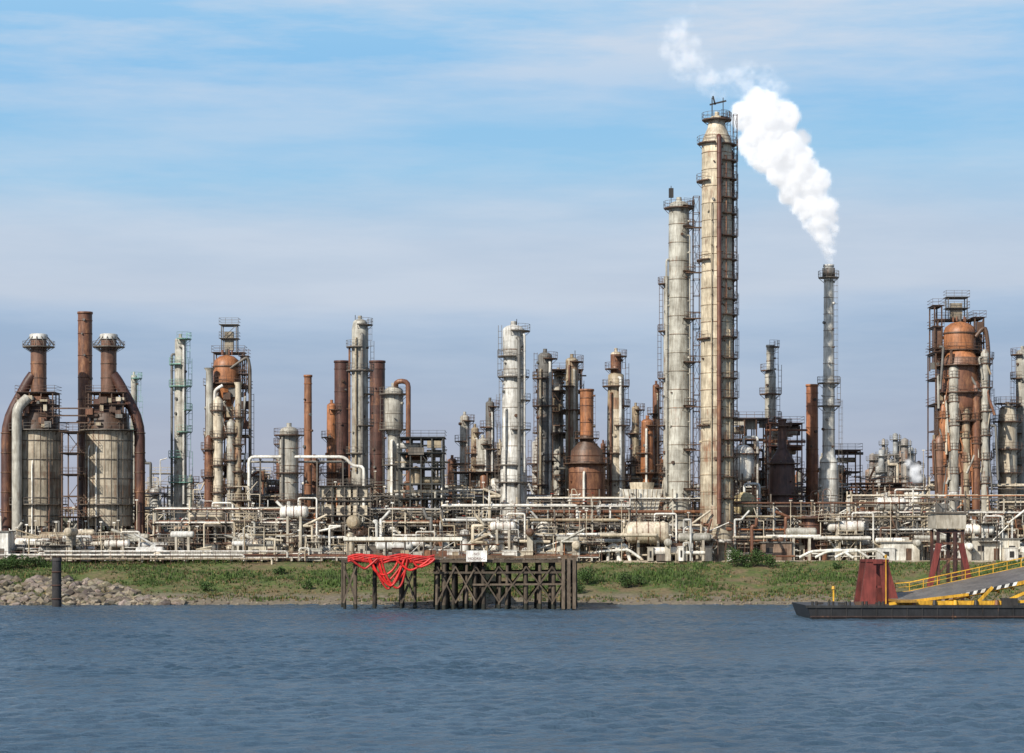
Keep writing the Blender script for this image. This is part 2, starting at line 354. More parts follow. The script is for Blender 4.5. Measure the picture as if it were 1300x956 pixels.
# ---------------------------------------------------------------- structures around reactors
def coker(name,pxc,d,ytop,hwf,vtop,vbot,vhw,ybase=700):
    b=B(name); s=d/F; cx=X(pxc,d); z=lambda y:Z(y,d)
    b.frame(cx-hwf*s,cx+hwf*s,d-4,d+4,G,z(vbot+4),3,1,max(3,int((ybase-vbot)/30)),.26,BROWN,.3,.75)
    b.frame(cx-hwf*.75*s,cx+hwf*.7*s,d+.5,d+4,z(vbot+4),z(vtop-4),1,1,2,.24,BROWN,.5,1)
    b.frame(cx-hwf*.35*s,cx+hwf*.4*s,d,d+2.5,z(vtop-4),z(ytop),1,1,2,.2,STEEL,.5,1)
    b.box((cx,d+1.2,z((ytop+vtop)/2)),(hwf*.45*s,1.6,(vtop-ytop)*.6*s),(.30,.26,.2,.4))
    b.rev(cx,d-2.5,[(.3,z(vtop)),(vhw*.55*s,z(vtop+2)),(vhw*.9*s,z(vtop+7)),(vhw*s,z(vtop+13)),(vhw*s,z(vbot+4)),(vhw*.8*s,z(vbot+10)),(vhw*.5*s,z(vbot+26)),(vhw*.45*s,z(vbot+60))],ORNG,24,.12,1.2)
    b.hoop(cx,d-2.5,z(vtop+15),vhw*s,.12,.3,BROWN); b.hoop(cx,d-2.5,z(vbot+2),vhw*s,.12,.3,BROWN)
    b.plat(cx,d-2.5,z(vbot),vhw*s,.9,-180,180,BROWN)
    for k in range(5): t=k*1.25+.3; b.cyl((cx+vhw*.4*s*math.cos(t),d-2.5+vhw*.4*s*math.sin(t),z(vtop)),(cx+vhw*.4*s*math.cos(t),d-2.5+vhw*.4*s*math.sin(t),z(vtop-6)),.16,None,RUST)
    b.cyl((cx,d-2.5,z(vtop)),(cx,d-2.5,z(vtop-8)),.35,None,STEEL)
    for k in range(34):   # small equipment on the floors
        xx=cx+R.uniform(-hwf,hwf)*s; zz=z(R.uniform(vtop,640)); yy=d-4+R.uniform(-.4,2)
        if abs(xx-cx)<vhw*s*1.1 and zz>z(vbot+5): continue
        b.box((xx,yy,zz),(R.uniform(.6,2),R.uniform(.6,1.5),R.uniform(.6,2)),R.choice((BROWN,DRUST,TAN,DGREY,RUST,LTAN)))
    return b,cx,s,z
b,cx,s,z=coker('coking_unit',290,425,413,25,452,488,17)
b.frame(cx+19*s,cx+26*s,421,424,z(500),z(455),1,1,2,.2,BROWN,.8,1)
b.rev(cx-19*s,419.5,[(1,z(470)),(4.5*s,z(474)),(4.5*s,G)],GREY,16); b.rev(cx+17*s,419.5,[(.8,z(488)),(4*s,z(492)),(4*s,G)],LTAN,16)
for dx,y0,hw,c in((-6,512,6,LTAN),(10,540,5,GREY),(-18,560,5,RUST),(19,520,4,TAN)):
    b.rev(cx+dx*s,420-3.2,[(hw*s*.3,z(y0-5)),(hw*s,z(y0)),(hw*s,G)],c,18)
    for y in range(y0+12,640,34): b.plat(cx+dx*s,416.8,z(y),hw*s,.6,-180,180,BROWN)
b.path([(cx-12*s,419,z(640)),(cx-12*s,419,z(498)),(cx-2*s,419,z(492))],2.2*s,WHITE,8)
b.path([(cx+6*s,420.5,z(470)),(cx+28*s,420.5,z(455)),(cx+31*s,420.5,z(470)),(cx+31*s,420.5,z(640))],2*s,STEEL,8)
for i in range(30):
    x=cx+R.uniform(-26,26)*s; y0=R.uniform(500,640); b.path([(x,420.5-R.random(),z(y0)),(x+R.uniform(-1,1)*9*s,420,z(y0)),(x+R.uniform(-1,1)*9*s,420,z(y0+R.uniform(20,70)))],R.uniform(.1,.28),R.choice((WHITE,TAN,RUST,GREY,SILV)),6)
b.ladder(cx,425,27*s,0,G,z(500)); b.done()
column('storage_drum',367,418,[(548,12),(640,12)],GREY,P([552,600,635],'f'),-20,pipes=[(-120,555,660,1.5,DGREY)],bands=3)
column('smokestack',391,430,[(476,4.8),(660,5.5)],ORNG,[],None,'stack',bands=5,cols=[(.28,.13,.07,.6),RUST])
column('distillation_column',421,440,[(515,6),(640,7)],ORNG,P([520,555,600],'a'),0,'dome')
column('smokestack',434,455,[(458,9.5),(640,9.5)],DRUST,[],None,'stack',bands=6)
column('smokestack',479,455,[(458,9.8),(640,9.8)],DRUST,[],None,'stack',bands=6)
column('distillation_column',457,430,[(410,9),(418,10.5),(540,10.5),(660,11)],GREY,P([412,440,470,500,540,575,615],'a'),-10,pipes=[(-75,425,640,2,DGREY),(-110,430,600,1.2,TAN),(190,440,640,1.4,RUST)],pc=STEEL,mast=(-6,400))
b=column('regenerator_column',500,425,[(497,12),(545,12),(552,8),(570,8),(660,9)],GREY,P([500,545,590,640],'f'),200,'dome',pipes=[(-100,560,660,1.8,WHITE)],bands=4,pc=STEEL,done=False)
s=425/F; b.path([(X(503,425),425,Z(495,425)),(X(503,425),423,Z(485,425)),(X(519,425),423,Z(485,425)),(X(519,425),423,Z(640,425))],3.2*s,RUST,12,1.8); b.done()
def structure(name,x0,x1,d,dep,ytop,nx,ny_,nz,col=STEEL,stuff=20,floor=.7,brace=.4):
    b=B(name); s=d/F; a,c=X(x0,d),X(x1,d)
    b.frame(a,c,d,d+dep,G,Z(ytop,d),nx,ny_,nz,.26,col,brace,floor)
    pal=(WHITE,GREY,TAN,RUST,DGREY,SILV,LTAN)
    for i in range(stuff):
        x=R.uniform(a,c); y=R.uniform(d,d+dep); zt=R.uniform(G+2,Z(ytop,d)); k=R.random()
        if k<.3: b.path([(x,y,G),(x,y,zt),(R.uniform(a,c),y,zt)],R.uniform(.1,.25),R.choice(pal),6)
        elif k<.5: b.path([(a-1,y,zt),(c+1,y,zt)],R.uniform(.1,.3),R.choice(pal),6)
        elif k<.65: r=R.uniform(.5,1); b.rev(x,y,[(.05,zt+r*.6),(r*.8,zt+r*.3),(r,zt),(r,zt-2.5)],R.choice(pal),14)
        elif k<.85: b.box((x,y,zt),(R.uniform(.8,3),1.6,R.uniform(.6,2)),R.choice((BROWN,LTAN,TAN,DGREY,STEEL,CONC)))
        else: b.drum((x,y,zt),R.uniform(2,4),R.uniform(.4,.8),R.choice(pal))
    b.ladder(a,d,0,180,G,Z(ytop,d),col); return b.done()
structure('steel_platform_structure',507,562,410,9,556,4,2,8,(.07,.07,.065,.2),45,.8,.5)
b=B('cooler_bank_structure'); d=403; b.frame(X(405,d),X(470,d),d,d+6,G,Z(618,d),4,1,5,.26,STEEL,.3,1)
for yy in(625,648):
    for k in range(3): b.box((X(415+k*21,d),d+2.6,Z(yy,d)),(2.4,4.5,1.7),LTAN); b.cyl((X(415+k*21,d),d+.2,Z(yy,d)),(X(415+k*21,d),d+.1,Z(yy,d)),.62,None,DARK,14)
b.drum((X(450,d),d-2,Z(663,d)),2.2,1.2,TAN,'y'); b.done()
# ---------------------------------------------------------------- centre columns
for px,yt,hw,c in((590,530,6,GREY),(603,545,5,TAN),(622,512,5.5,DGREY),(613,560,7,GREY),(574,585,6,RUST)):
    column('distillation_column',px,R.uniform(430,455),[(yt,hw),(660,hw+1)],c,P([yt+4,yt+30,yt+58,yt+85],'a'),R.choice((0,180)),pc=TEAL if c==GREY and R.random()<.5 else BROWN,pipes=[(-70,yt+12,650,1.2,SILV)])
column('fractionator_column',652,418,[(420,14),(446,14),(448,13),(500,13),(506,14.5),(570,15),(600,17),(640,17)],SILV,P([420,452,478,508,545,590,612],'a'),185,pipes=[(-70,430,640,2.2,DGREY),(-45,425,600,1.5,SILV),(-125,520,640,1.6,WHITE)],pc=STEEL,bands=3.4,mast=(4,405))
column('distillation_column',692,430,[(452,9),(640,9.5)],DGREY,P([455,480,515,550,585,615],'a'),200,pipes=[(-60,460,640,1.8,SILV),(-120,470,640,1.4,TAN)],pc=BROWN,bands=3)
column('distillation_column',709,440,[(474,6),(640,6.5)],GREY,P([475,505,540,575,610],'a'),-10,pipes=[(-80,480,640,1.2,DGREY)])
column('distillation_column',726,432,[(458,8),(640,8.5)],TAN,P([459,490,520,555,590],'a'),-5,pipes=[(-75,470,640,1.6,GREY),(-110,465,640,1.2,RUST)],mast=(4,445))
structure('steel_platform_structure',683,738,436,7,470,3,1,9,BROWN,30,.5,.4)
column('fired_heater',745,424,[(494,8.5),(553,8.5),(560,9),(572,20),(586,21),(588,23),(660,23)],RUST,P([556,588,640],'f'),-40,'stack',cols=[ORNG,BROWN,BROWN,BROWN,BROWN,RUST,RUST],bands=3,pipes=[(-100,600,680,1.6,WHITE)])
column('distillation_column',782,428,[(450,7),(474,7),(476,10),(520,11),(640,12)],LTAN,P([452,468,490,515,540,575,610],'a'),0,pipes=[(-70,480,640,2,SILV),(-120,500,640,1.5,RUST)],pc=BROWN,cols=[RUST,TAN,TAN,LTAN],mast=(0,444))
column('distillation_column',807,445,[(518,5),(640,5)],TAN,P([520,550,585],'a'),0)
column('reactor_vessel',822,430,[(536,8),(600,9),(612,4),(640,4)],ORNG,P([540,575,600],'a'),180,'dome',pipes=[(-100,545,640,1.5,WHITE)])
column('distillation_column',833,440,[(490,4.5),(640,5)],RUST,P([492,525,560,600],'a'),0,pipes=[(-80,500,620,1,TAN)])
column('reactor_vessel',806,452,[(548,6),(640,6)],RUST,P([550,590],'f'),0)
# tall pair
column('distillation_column',846,425,[(352,3.6),(640,4)],GREY,P([360,420,480,540,600],'l'),180,'dome',mast=(0,338))
b=column('absorber_column',862,412,[(262,12.8),(300,13.2),(420,13.8),(520,14.3),(700,15)],(.44,.43,.38,.28),P([262,288,345,405,460,515,570,620],'r'),-15,'dome',pipes=[(60,280,640,2,RUST),(200,330,640,1.4,GREY),(-40,300,640,1.0,GREY)],bands=3.2,mast=(-10,236),done=False,pc=BROWN)
s=412/F; b.box((X(852,412),412,Z(245,412)),(.8,.8,1.6),DARK)
b.plat(X(862,412),412,Z(264,412),13*s,.9,-180,180,BROWN)
b.frame(X(880,412),X(888,412),411,413,G,Z(250,412),1,1,22,.12,BROWN,.9,0); b.done()
MC1=(.55,.48,.36,.36); MC2=(.47,.41,.31,.48)
b=column('main_fractionator_column',910,405,[(152,10),(163,12),(176,17.5),(180,19),(260,19.3),(350,19.5),(352,20),(430,20.3),(520,20.5),(600,21),(700,21)],MC1,P([150,184,205,228,252,272,300,330,355,380,400,428,455,480,505,530,558,580,605,632],'r'),-8,'dome',bands=2.9,done=False,pc=BROWN,
   pipes=[(-88,176,665,3.0,(.13,.045,.03,.6)),(-62,200,400,.8,RUST),(-112,260,640,.7,TAN),(-50,420,660,1.0,TAN),(25,190,640,1.6,RUST)],pw=.9,cols=[LTAN,LTAN,MC2,MC1,MC1,MC1,MC1,MC1,MC2,MC2])
d=405;s=d/F;cx=X(910,d)
b.plat(cx,d,Z(152,d),10*s,1.2,-180,180,BROWN); b.plat(cx,d,Z(182,d),19*s,.8,150,260,BROWN)
b.bar((cx-6*s,d,Z(152,d)),(cx-6*s,d,Z(124,d)),.2,DARK); b.bar((cx+8*s,d,Z(152,d)),(cx+8*s,d,Z(124,d)),.16,DARK); b.bar((cx-9*s,d,Z(133,d)),(cx+12*s,d,Z(128,d)),.3,DARK); b.bar((cx-2*s,d,Z(133,d)),(cx-5*s,d,Z(122,d)),.3,DARK)
b.frame(cx+21*s,cx+26*s,d-.2,d+1,G,Z(145,d),1,1,26,.09,BROWN,.6,0)
for k in range(22): yy=190+k*22; b.bar((cx-.1,d-19.5*s,Z(yy,d)),(cx+.9,d-20*s-.35,Z(yy,d)),.16,BROWN)
for y in(230,330,430,540): b.plat(cx,d,Z(y,d),20*s,.8,120,240,BROWN)
b.done()
b=B('column_walkway')
for y in(290,347,405,460,517,572,622):
    zz=Z(y,410); b.box(((X(874,410)+X(892,408))/2,409,zz),(3.4,1.1,.15),BROWN)
    for yy in(408.5,409.5): b.bar((X(872,410),yy,zz+1),(X(893,410),yy,zz+1),.07,BROWN)
b.done()
# right of tall pair
def vessel_on_legs(px,d,yt,yb,hw,col,name='reactor_vessel',lc=BROWN):
    b=B(name); s=d/F; cx=X(px,d); z=lambda y:Z(y,d); r=hw*s
    zt,zb=z(yt)-r*.7,z(yb)+r*.5
    b.dome(cx,d,zt,r,r*.8,col); b.rev(cx,d,[(r,zt),(r,zb)],col,24); b.dome(cx,d,zb,r,r*.5,col,20,-1)
    for i in range(6): t=2*pi*i/6+.3; b.bar((cx+r*math.cos(t),d+r*math.sin(t),G),(cx+r*math.cos(t),d+r*math.sin(t),zb+.5),.3,lc)
    b.plat(cx,d,zt,r,.9,-180,180,lc); b.path([(cx,d,zt+r*.8),(cx,d,zt+r+1),(cx+r+.5,d-.5,zt+r+1),(cx+r+.5,d-.5,G)],.22,SILV,8)
    b.ladder(cx,d,r,-20,G,zt,lc); return b.done()
vessel_on_legs(944,426,566,612,14,WHITE); vessel_on_legs(945,418,626,655,15,(.55,.45,.25,.25))
structure('steel_platform_structure',930,975,436,8,532,3,2,7,BROWN,35,.7,.5)
column('distillation_column',978,440,[(438,5),(468,5),(474,7),(530,7),(640,8)],GREY,P([440,470,500,530,570],'a'),-10,'stack',pc=BROWN,bands=3)
column('fired_heater',993,424,[(532,5),(570,6),(586,16),(625,17),(628,18),(700,18)],DRUST,P([540,588,628],'f'),-30,'stack')
structure('steel_platform_structure',978,1018,428,7,538,2,1,6,(.12,.05,.035,.5),35,.8,.4)
column('smokestack',1031,436,[(488,7.5),(640,8)],ORNG,[],None,'stack',bands=4,cols=[(.32,.13,.065,.5)])
b=column('steam_stack',1052,430,[(336,6.2),(352,6.2),(354,6),(482,7),(490,7.6),(580,8),(584,11),(610,13),(700,13)],SILV,P([352,486,515],'f'),-20,'stack',bands=3,pc=STEEL,cols=[SILV,STEEL,(.60,.59,.55,.08)]+[(.58,.57,.53,.12)]*5,done=False)
s=430/F; b.hoop(X(1052,430),430,Z(346,430),6*s,.3,1.6,DGREY); b.done()
column('fired_heater',1031,406,[(655,15),(700,15)],DRUST,P([657],'f'),-40,'stack')
structure('steel_platform_structure',1060,1092,440,6,572,2,1,5,BROWN,25,.7,.4)
# ---------------------------------------------------------------- cat cracker on right
b,cx,s,z=coker('cracking_unit',1215,430,378,32,410,446,20)
b.frame(cx-31*s,cx-22*s,428,433,z(470),z(390),1,1,3,.28,BROWN,.6,1); b.frame(cx+20*s,cx+31*s,428,434,z(500),z(405),1,1,3,.28,BROWN,.6,1)
CU=(.21,.115,.075,.55)
b.rev(cx,426.5,[(15*s,z(446)),(20*s,z(456)),(24*s,z(464)),(24*s,z(520)),(17*s,z(540)),(15*s,z(612))],RUST,28,.16,1.3,[ORNG,CU,RUST,CU,CU])
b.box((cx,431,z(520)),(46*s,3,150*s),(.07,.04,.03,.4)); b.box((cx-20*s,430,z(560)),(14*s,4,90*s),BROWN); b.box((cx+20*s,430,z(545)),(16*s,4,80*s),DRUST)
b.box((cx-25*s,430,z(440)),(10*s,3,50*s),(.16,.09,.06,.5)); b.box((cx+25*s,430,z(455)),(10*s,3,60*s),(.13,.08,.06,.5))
for dx,y0,hw,c in((-12,470,6.5,GREY),(3,515,5.5,TAN),(16,492,5.5,RUST),(27,452,5,GREY),(-25,520,5,ORNG),(-30,560,6,CU)):
    b.rev(cx+dx*s,424.5-hw*.1,[(hw*s*.4,z(y0-5)),(hw*s,z(y0)),(hw*s,G)],c,16,.16)
    for y in range(y0+12,620,30): b.plat(cx+dx*s,424.5,z(y),hw*s,.7,-180,180,BROWN)
for i in range(46):
    x=cx+R.uniform(-34,34)*s; y0=R.uniform(440,600); b.path([(x,423.6,z(y0)),(x+R.uniform(-1,1)*8*s,423.6,z(y0)),(x+R.uniform(-1,1)*9*s,423.3,z(y0+R.uniform(20,80)))],R.uniform(.1,.28),R.choice((TAN,RUST,GREY,DGREY,BROWN,ORNG,LTAN)),6)
b.path([(cx+18*s,426,z(430)),(cx+30*s,426,z(415)),(cx+34*s,426,z(440)),(cx+34*s,426,z(600))],2.6*s,BROWN,10,2)
b.plat(cx,426.5,z(466),24*s,1.2,-180,180,BROWN); b.plat(cx,426.5,z(500),24*s,1,-180,180,BROWN); b.plat(cx,426.5,z(536),18*s,1.4,-180,180,BROWN)
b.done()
column('distillation_column',1251,440,[(450,4),(640,5)],GREY,P([455,500,540,580],'a'),0)
column('reactor_vessel',1279,430,[(520,10),(535,12),(620,12)],LTAN,P([512,535,570,600],'f'),190)
column('distillation_column',1298,436,[(448,8),(640,9)],GREY,P([450,480,515,550,590],'l'),180,pc=BROWN)
column('distillation_column',1322,440,[(500,8),(640,9)],TAN,P([505,550,590],'a'),180)
def far(px0,px1,d,yt,n):
    b=B('distant_refinery_unit')
    for i in range(n):
        px=R.uniform(px0,px1); mid=1-abs(px-(px0+px1)/2)/((px1-px0)/2); y=yt+(1-mid)*35+R.uniform(0,34)
        c=R.choice(((.30,.31,.31,.2),(.27,.25,.23,.4),(.40,.39,.36,.2),(.30,.2,.14,.5))); r=R.uniform(.4,1.5); yy=d+R.uniform(-20,20)
        b.rev(X(px,d),yy,[(.1,Z(y,d)+r*.5),(r,Z(y,d)),(r,G)],c,10,.2,4)
        for q in range(3): b.plat(X(px,d),yy,Z(y,d)-2-q*6,r,1.2,-180,180,(.2,.19,.17,.2),1.4)
        b.bar((X(px,d)+r+.6,yy,G),(X(px,d)+r+.6,yy,Z(y,d)),.35,(.25,.24,.22,.2))
    b.frame(X(px0+8,d),X(px1-8,d),d-6,d+6,G,Z(yt+30,d),6,1,12,.5,(.24,.22,.2,.2),.6,.5); b.done()
far(1100,1165,900,548,40); far(320,420,800,620,24); far(200,260,800,610,16)
# ---------------------------------------------------------------- overhead pipes
b=B('overhead_pipeline'); d=417
b.path([(X(316,d),d,Z(640,d)),(X(316,d),d,Z(580,d)),(X(438,d),d,Z(580,d)),(X(448,d),d,Z(592,d)),(X(462,d),d,Z(592,d)),(X(462,d),d,G)],.28,WHITE,12,1.0)
b.path([(X(316,d),d+1.5,Z(586,d)),(X(440,d),d+1.5,Z(586,d))],.2,GREY)
for px in(330,360,402,435): b.bar((X(px,d),d+.6,G),(X(px,d),d+.6,Z(583,d)),.3,STEEL); b.bar((X(px,d),d-.5,Z(583,d)),(X(px,d),d+2,Z(583,d)),.25,STEEL)
b.done()
# ---------------------------------------------------------------- pipe racks
PAL=[WHITE]*7+[SILV]*5+[GREY]*4+[LTAN]*6+[TAN]*3+[RUST]*3+[BROWN]*2+[DGREY]*2+[ORNG]
def rack(x0,x1,d,levels,bay=6.0,dep=4.5,col=STEEL,np_=6,rail=False,seed=0):
    b=B('pipe_rack'); a,c=X(x0,d),X(x1,d); n=max(1,int((c-a)/bay)); zs=levels
    for i in range(n+1):
        x=a+(c-a)*i/n
        for y in(d,d+dep): b.bar((x,y,G),(x,y,zs[-1]+.3+R.choice((0,0,.8,1.6))),.28,R.choice((col,CONC,LTAN)))
        for z in zs: b.bar((x,d-.4,z),(x,d+dep+.4,z),.28,col)
        if i<n and R.random()<.25: b.bar((x,d,G),(a+(c-a)*(i+1)/n,d,zs[-1]),.16,col)
    for z in zs:
        for y in(d,d+dep): b.bar((a,y,z-.25),(c,y,z-.25),.2,col)
        for k in range(np_):
            y=d-.2+dep*(k+.5)/np_; r=R.choice((.07,.1,.12,.16,.2,.28)); x=a
            while x<c:
                L=R.uniform(8,45); x2=min(c,x+L); cc=R.choice(PAL); pts=[(x,y,z+.15+r),(x2,y,z+.15+r)]
                if R.random()<.6: pts=[(x,y,z+.15+r-R.uniform(1.5,4))]+pts
                if R.random()<.6: pts.append((x2,y,z+.15+r+R.uniform(-4,3)))
                b.path(pts,r,cc,7)
                for q in range(int(L/9)):   # flanges and valves
                    xx=R.uniform(x,x2); b.cyl((xx,y,z+.15+r),(xx+.12,y,z+.15+r),r*1.6,None,cc,8)
                    if R.random()<.5: b.bar((xx,y,z+.15+r),(xx,y,z+1.0+r),.1,BROWN); b.box((xx,y,z+1.0+r),(.5,.5,.07),R.choice((RUST,DGREY,(.4,.05,.03,.1))))
                x=x2+R.uniform(.5,6)
    b.done()
rack(195,560,404,[G+2.2,G+4.2,G+6.2,G+8.5]); rack(560,800,402,[G+2,G+4,G+6.5,G+9]); rack(670,900,409,[G+2.2,G+5,G+8,G+10.5])
rack(930,1190,405,[G+2.5,G+5,G+7.2,G+9.6]); rack(1080,1420,412,[G+2.5,G+5,G+8,G+11]); rack(-120,200,409,[G+1.6,G+3.6],np_=5)
rack(300,700,421,[G+4,G+8,G+11],8); rack(560,940,440,[G+5,G+9,G+13],8); rack(940,1200,436,[G+5,G+9,G+13],8); rack(150,560,445,[G+5,G+9,G+12],8)
rack(1180,1450,425,[G+6,G+10,G+13],8); rack(-150,200,436,[G+3,G+6,G+9],8)
def jumble(x0,x1,d0,d1,zmax,n):
    b=B('process_piping'); 
    for i in range(n):
        d=R.uniform(d0,d1); x=X(R.uniform(x0,x1),d); z=G+R.uniform(1,zmax); r=R.choice((.06,.08,.1,.14,.2,.27)); cc=R.choice(PAL); k=R.random()
        if k<.30: b.path([(x,d,G),(x,d,z),(x+R.uniform(-3,3),d,z),(x+R.uniform(-3,3),d,z+R.uniform(-2,3))],r,cc,7,.15)
        elif k<.33: b.path([(x,d,G),(x,d,z),(x+.7,d,z+.4),(x+1.4,d,z),(x+1.4,d,G)],r*.8,cc,7,.6)
        elif k<.47: b.path([(x,d,z*.6+G*.4),(x+R.uniform(3,10),d,z*.6+G*.4),(x+R.uniform(3,10),d+R.uniform(1,3),z*.6+G*.4)],r*1.2,cc,7,.2)
        elif k<.56:
            q=R.uniform(.4,1.0); b.rev(x,d,[(.05,z*.7+G*.3+q*.5),(q*.8,z*.7+G*.3+q*.25),(q,z*.7+G*.3),(q,G)],cc,14,.1,1.4); b.plat(x,d,z*.7+G*.3-.5,q,.7,-160,60,BROWN)
        elif k<.63: b.drum((x,d,G+R.uniform(1.4,5)),R.uniform(3,6),R.uniform(.4,.8),cc,R.choice('xxy'),G)
        elif k<.76:
            w_,h_=R.uniform(.8,3.2),R.uniform(.8,2.8); c2=R.choice((GREY,DGREY,LTAN,BROWN,SILV,WHITE,STEEL,WHITE,CONC)); b.box((x,d,G+h_/2),(w_,2,h_),c2); b.box((x,d,G+h_+.06),(w_+.2,2.2,.1),c2)
            if R.random()<.5: b.box((x,d-1.02,G+h_*.5),(w_*.35,.04,h_*.5),DARK)
        elif k<.88:
            w_=R.uniform(1.5,4); zt=max(z,G+2.5); nz=max(1,int((zt-G)/2.4)); b.frame(x,x+w_,d,d+2,G,zt,1,1,nz,.16,R.choice((STEEL,BROWN,LTAN,CONC)),.5,.6)
        else:
            b.bar((x,d,G),(x,d,z+3),.12,LTAN); b.box((x,d,z+3),(.5,.3,.2),WHITE)
    b.done()
for x0 in range(-40,1400,90):
    right=x0>900; jumble(x0,x0+95,396.5 if not right else 402,416,7.5 if x0>180 else 4,84); jumble(x0,x0+95,414,440,13 if x0>180 else 8,65)
for x0 in range(180,1180,100): jumble(x0,x0+100,440,470,19,50)
for i in range(40):
    px=R.uniform(190,1180); 
    if 1075<px<1180: continue
    yt=R.uniform(560,605) if px>330 else R.uniform(598,625); hw=R.uniform(2.5,7)
    column(R.choice(('distillation_column','storage_drum','reactor_vessel')),px,R.uniform(446,475),[(yt,hw),(660,hw)],R.choice((GREY,TAN,RUST,LTAN,SILV,DGREY,ORNG)),P([yt+3,yt+26,yt+50],R.choice('afr')),R.choice((0,180,-60)),seg=14)
for x0,x1,yt in((575,640,600),(755,800,590),(330,350,610),(1088,1150,614),(800,850,590)): structure('steel_platform_structure',x0,x1,430,7,yt,max(2,int((x1-x0)/18)),1,4,BROWN,26,.6,.4)
# low buildings within the plant
def building(px,d,w_,h_,dep,col):
    b=B('equipment_building'); x=X(px,d); b.box((x,d,G+h_/2),(w_,dep,h_),col); b.box((x,d,G+h_+.13),(w_+.5,dep+.5,.24),DGREY)
    n=max(2,int(w_/2.2))
    for i in range(n):
        xx=x-w_/2+w_*(i+.5)/n
        if i==n//2: b.box((xx,d-dep/2-.03,G+1.05),(.95,.06,2.1),BROWN)
        else: b.box((xx,d-dep/2-.02,G+h_*.58),(1.1,.05,.9),DARK); b.box((xx,d-dep/2-.05,G+h_*.58-.5),(1.3,.12,.08),CONC)
    b.box((x+w_*.2,d,G+h_+.6),(1.2,1.2,.8),GREY); b.cyl((x-w_*.3,d,G+h_+.2),(x-w_*.3,d,G+h_+1.4),.16,None,STEEL); b.done()
for a in((232,408,7,3.4,4,(.40,.36,.30,.2)),(335,399,5,2.6,3,(.55,.50,.40,.1)),(612,407,8,4,4,(.50,.45,.36,.2)),(705,400,5.5,2.8,3,(.60,.58,.52,.1)),(1078,408,6,4.2,4,(.38,.33,.26,.3)),(1140,404,6,3,4,(.68,.66,.60,.05)),(985,403,5,3,3,(.26,.18,.13,.4)),(1262,405,8,3.6,4,(.55,.52,.45,.1)),(150,402,6,2.2,3,(.60,.57,.50,.1)),(475,401,5,2.6,3,(.66,.64,.58,.05)),(560,400,4,2.2,3,(.62,.60,.54,.05))): building(*a)
# white cooling box & tanks
b=B('cooling_tower'); d=410
x0,x1=X(791,d),X(841,d); 
o=len(b.v); zt,zb=Z(621,d),Z(655,d)
b.v+=[(x0-.2,d,zt),(x1+.2,d,zt),(x1+.2,d+5,zt),(x0-.2,d+5,zt),(x0+1,d+.6,zb),(x1-1,d+.6,zb),(x1-1,d+4.5,zb),(x0+1,d+4.5,zb)]
for q in((0,1,2,3),(4,5,1,0),(5,6,2,1),(6,7,3,2),(7,4,0,3)): b.F(tuple(o+i for i in q),(.66,.64,.58,.12))
for i in range(9): x=x0+(x1-x0)*i/8; b.bar((x,d-.06,zt),(x0+1+(x1-x0-2)*i/8,d+.5,zb),.12,LTAN)
b.frame(x0,x1,d,d+5,G,zb,4,1,1,.3,STEEL,0,0); b.cyl(((x0+x1)/2,d+2.5,zt),((x0+x1)/2,d+2.5,zt+1.2),2,2.2,LTAN,20); b.done()
def htank(px0,px1,yc,d,hw,col,name='horizontal_tank'):
    b=B(name); s=d/F; L=(px1-px0)*s-2*hw*s*.6; cx=X((px0+px1)/2,d); z=Z(yc,d); r=hw*s
    b.drum((cx,d,z),L,r,col,'x',G)
    for q in(-.35,0,.35): b.cyl((cx+q*L-.06,d,z),(cx+q*L+.06,d,z),r+.05,None,RUST,18)
    b.cyl((cx-L*.25,d,z+r-.1),(cx-L*.25,d,z+r+.7),.35,None,col,12)
    for q in(.5,1.0): b.bar((cx-L/2,d-.6,z+r+q),(cx+L/2,d-.6,z+r+q),.07,BROWN)
    for i in range(7): b.bar((cx-L/2+L*i/6,d-.6,z+r*.7),(cx-L/2+L*i/6,d-.6,z+r+1),.07,BROWN)
    b.path([(cx+L*.2,d,z+r),(cx+L*.2,d,z+r+1.3),(cx+L*.5+2,d,z+r+1.3),(cx+L*.5+2,d,G)],.16,WHITE,7)
    b.done()
htank(793,852,676,400,14,(.66,.58,.46,.40)); htank(355,392,650,402,8,WHITE); htank(1112,1150,640,408,9,WHITE); htank(1050,1098,668,404,7,WHITE); htank(240,285,655,406,7,LTAN)
htank(132,165,690,398,5,WHITE); htank(622,655,668,401,6,WHITE); htank(1225,1262,672,404,7,WHITE); htank(505,540,690,399,5,WHITE)
def vtank(px,hw,yt,d,col):
    b=B('storage_tank'); s=d/F; cx=X(px,d); r=hw*s; b.rev(cx,d,[(.05,Z(yt,d)+r*.18),(r,Z(yt,d)),(r,G)],col,28,.05,2.2)
    for k in range(4): b.hoop(cx,d,Z(yt,d)-.2-k*2,r,.06,.12,STEEL,28)
    b.plat(cx,d,Z(yt,d),r-.1,.5,-180,180,BROWN); b.ladder(cx,d,r,-130,G,Z(yt,d)); b.done()
vtank(1162,14,622,420,WHITE); vtank(1126,16,628,428,(.60,.58,.53,.15)); vtank(372,16,645,414,WHITE); vtank(1178,9,640,410,LTAN); vtank(690,9,655,407,WHITE); vtank(1095,8,655,409,WHITE)
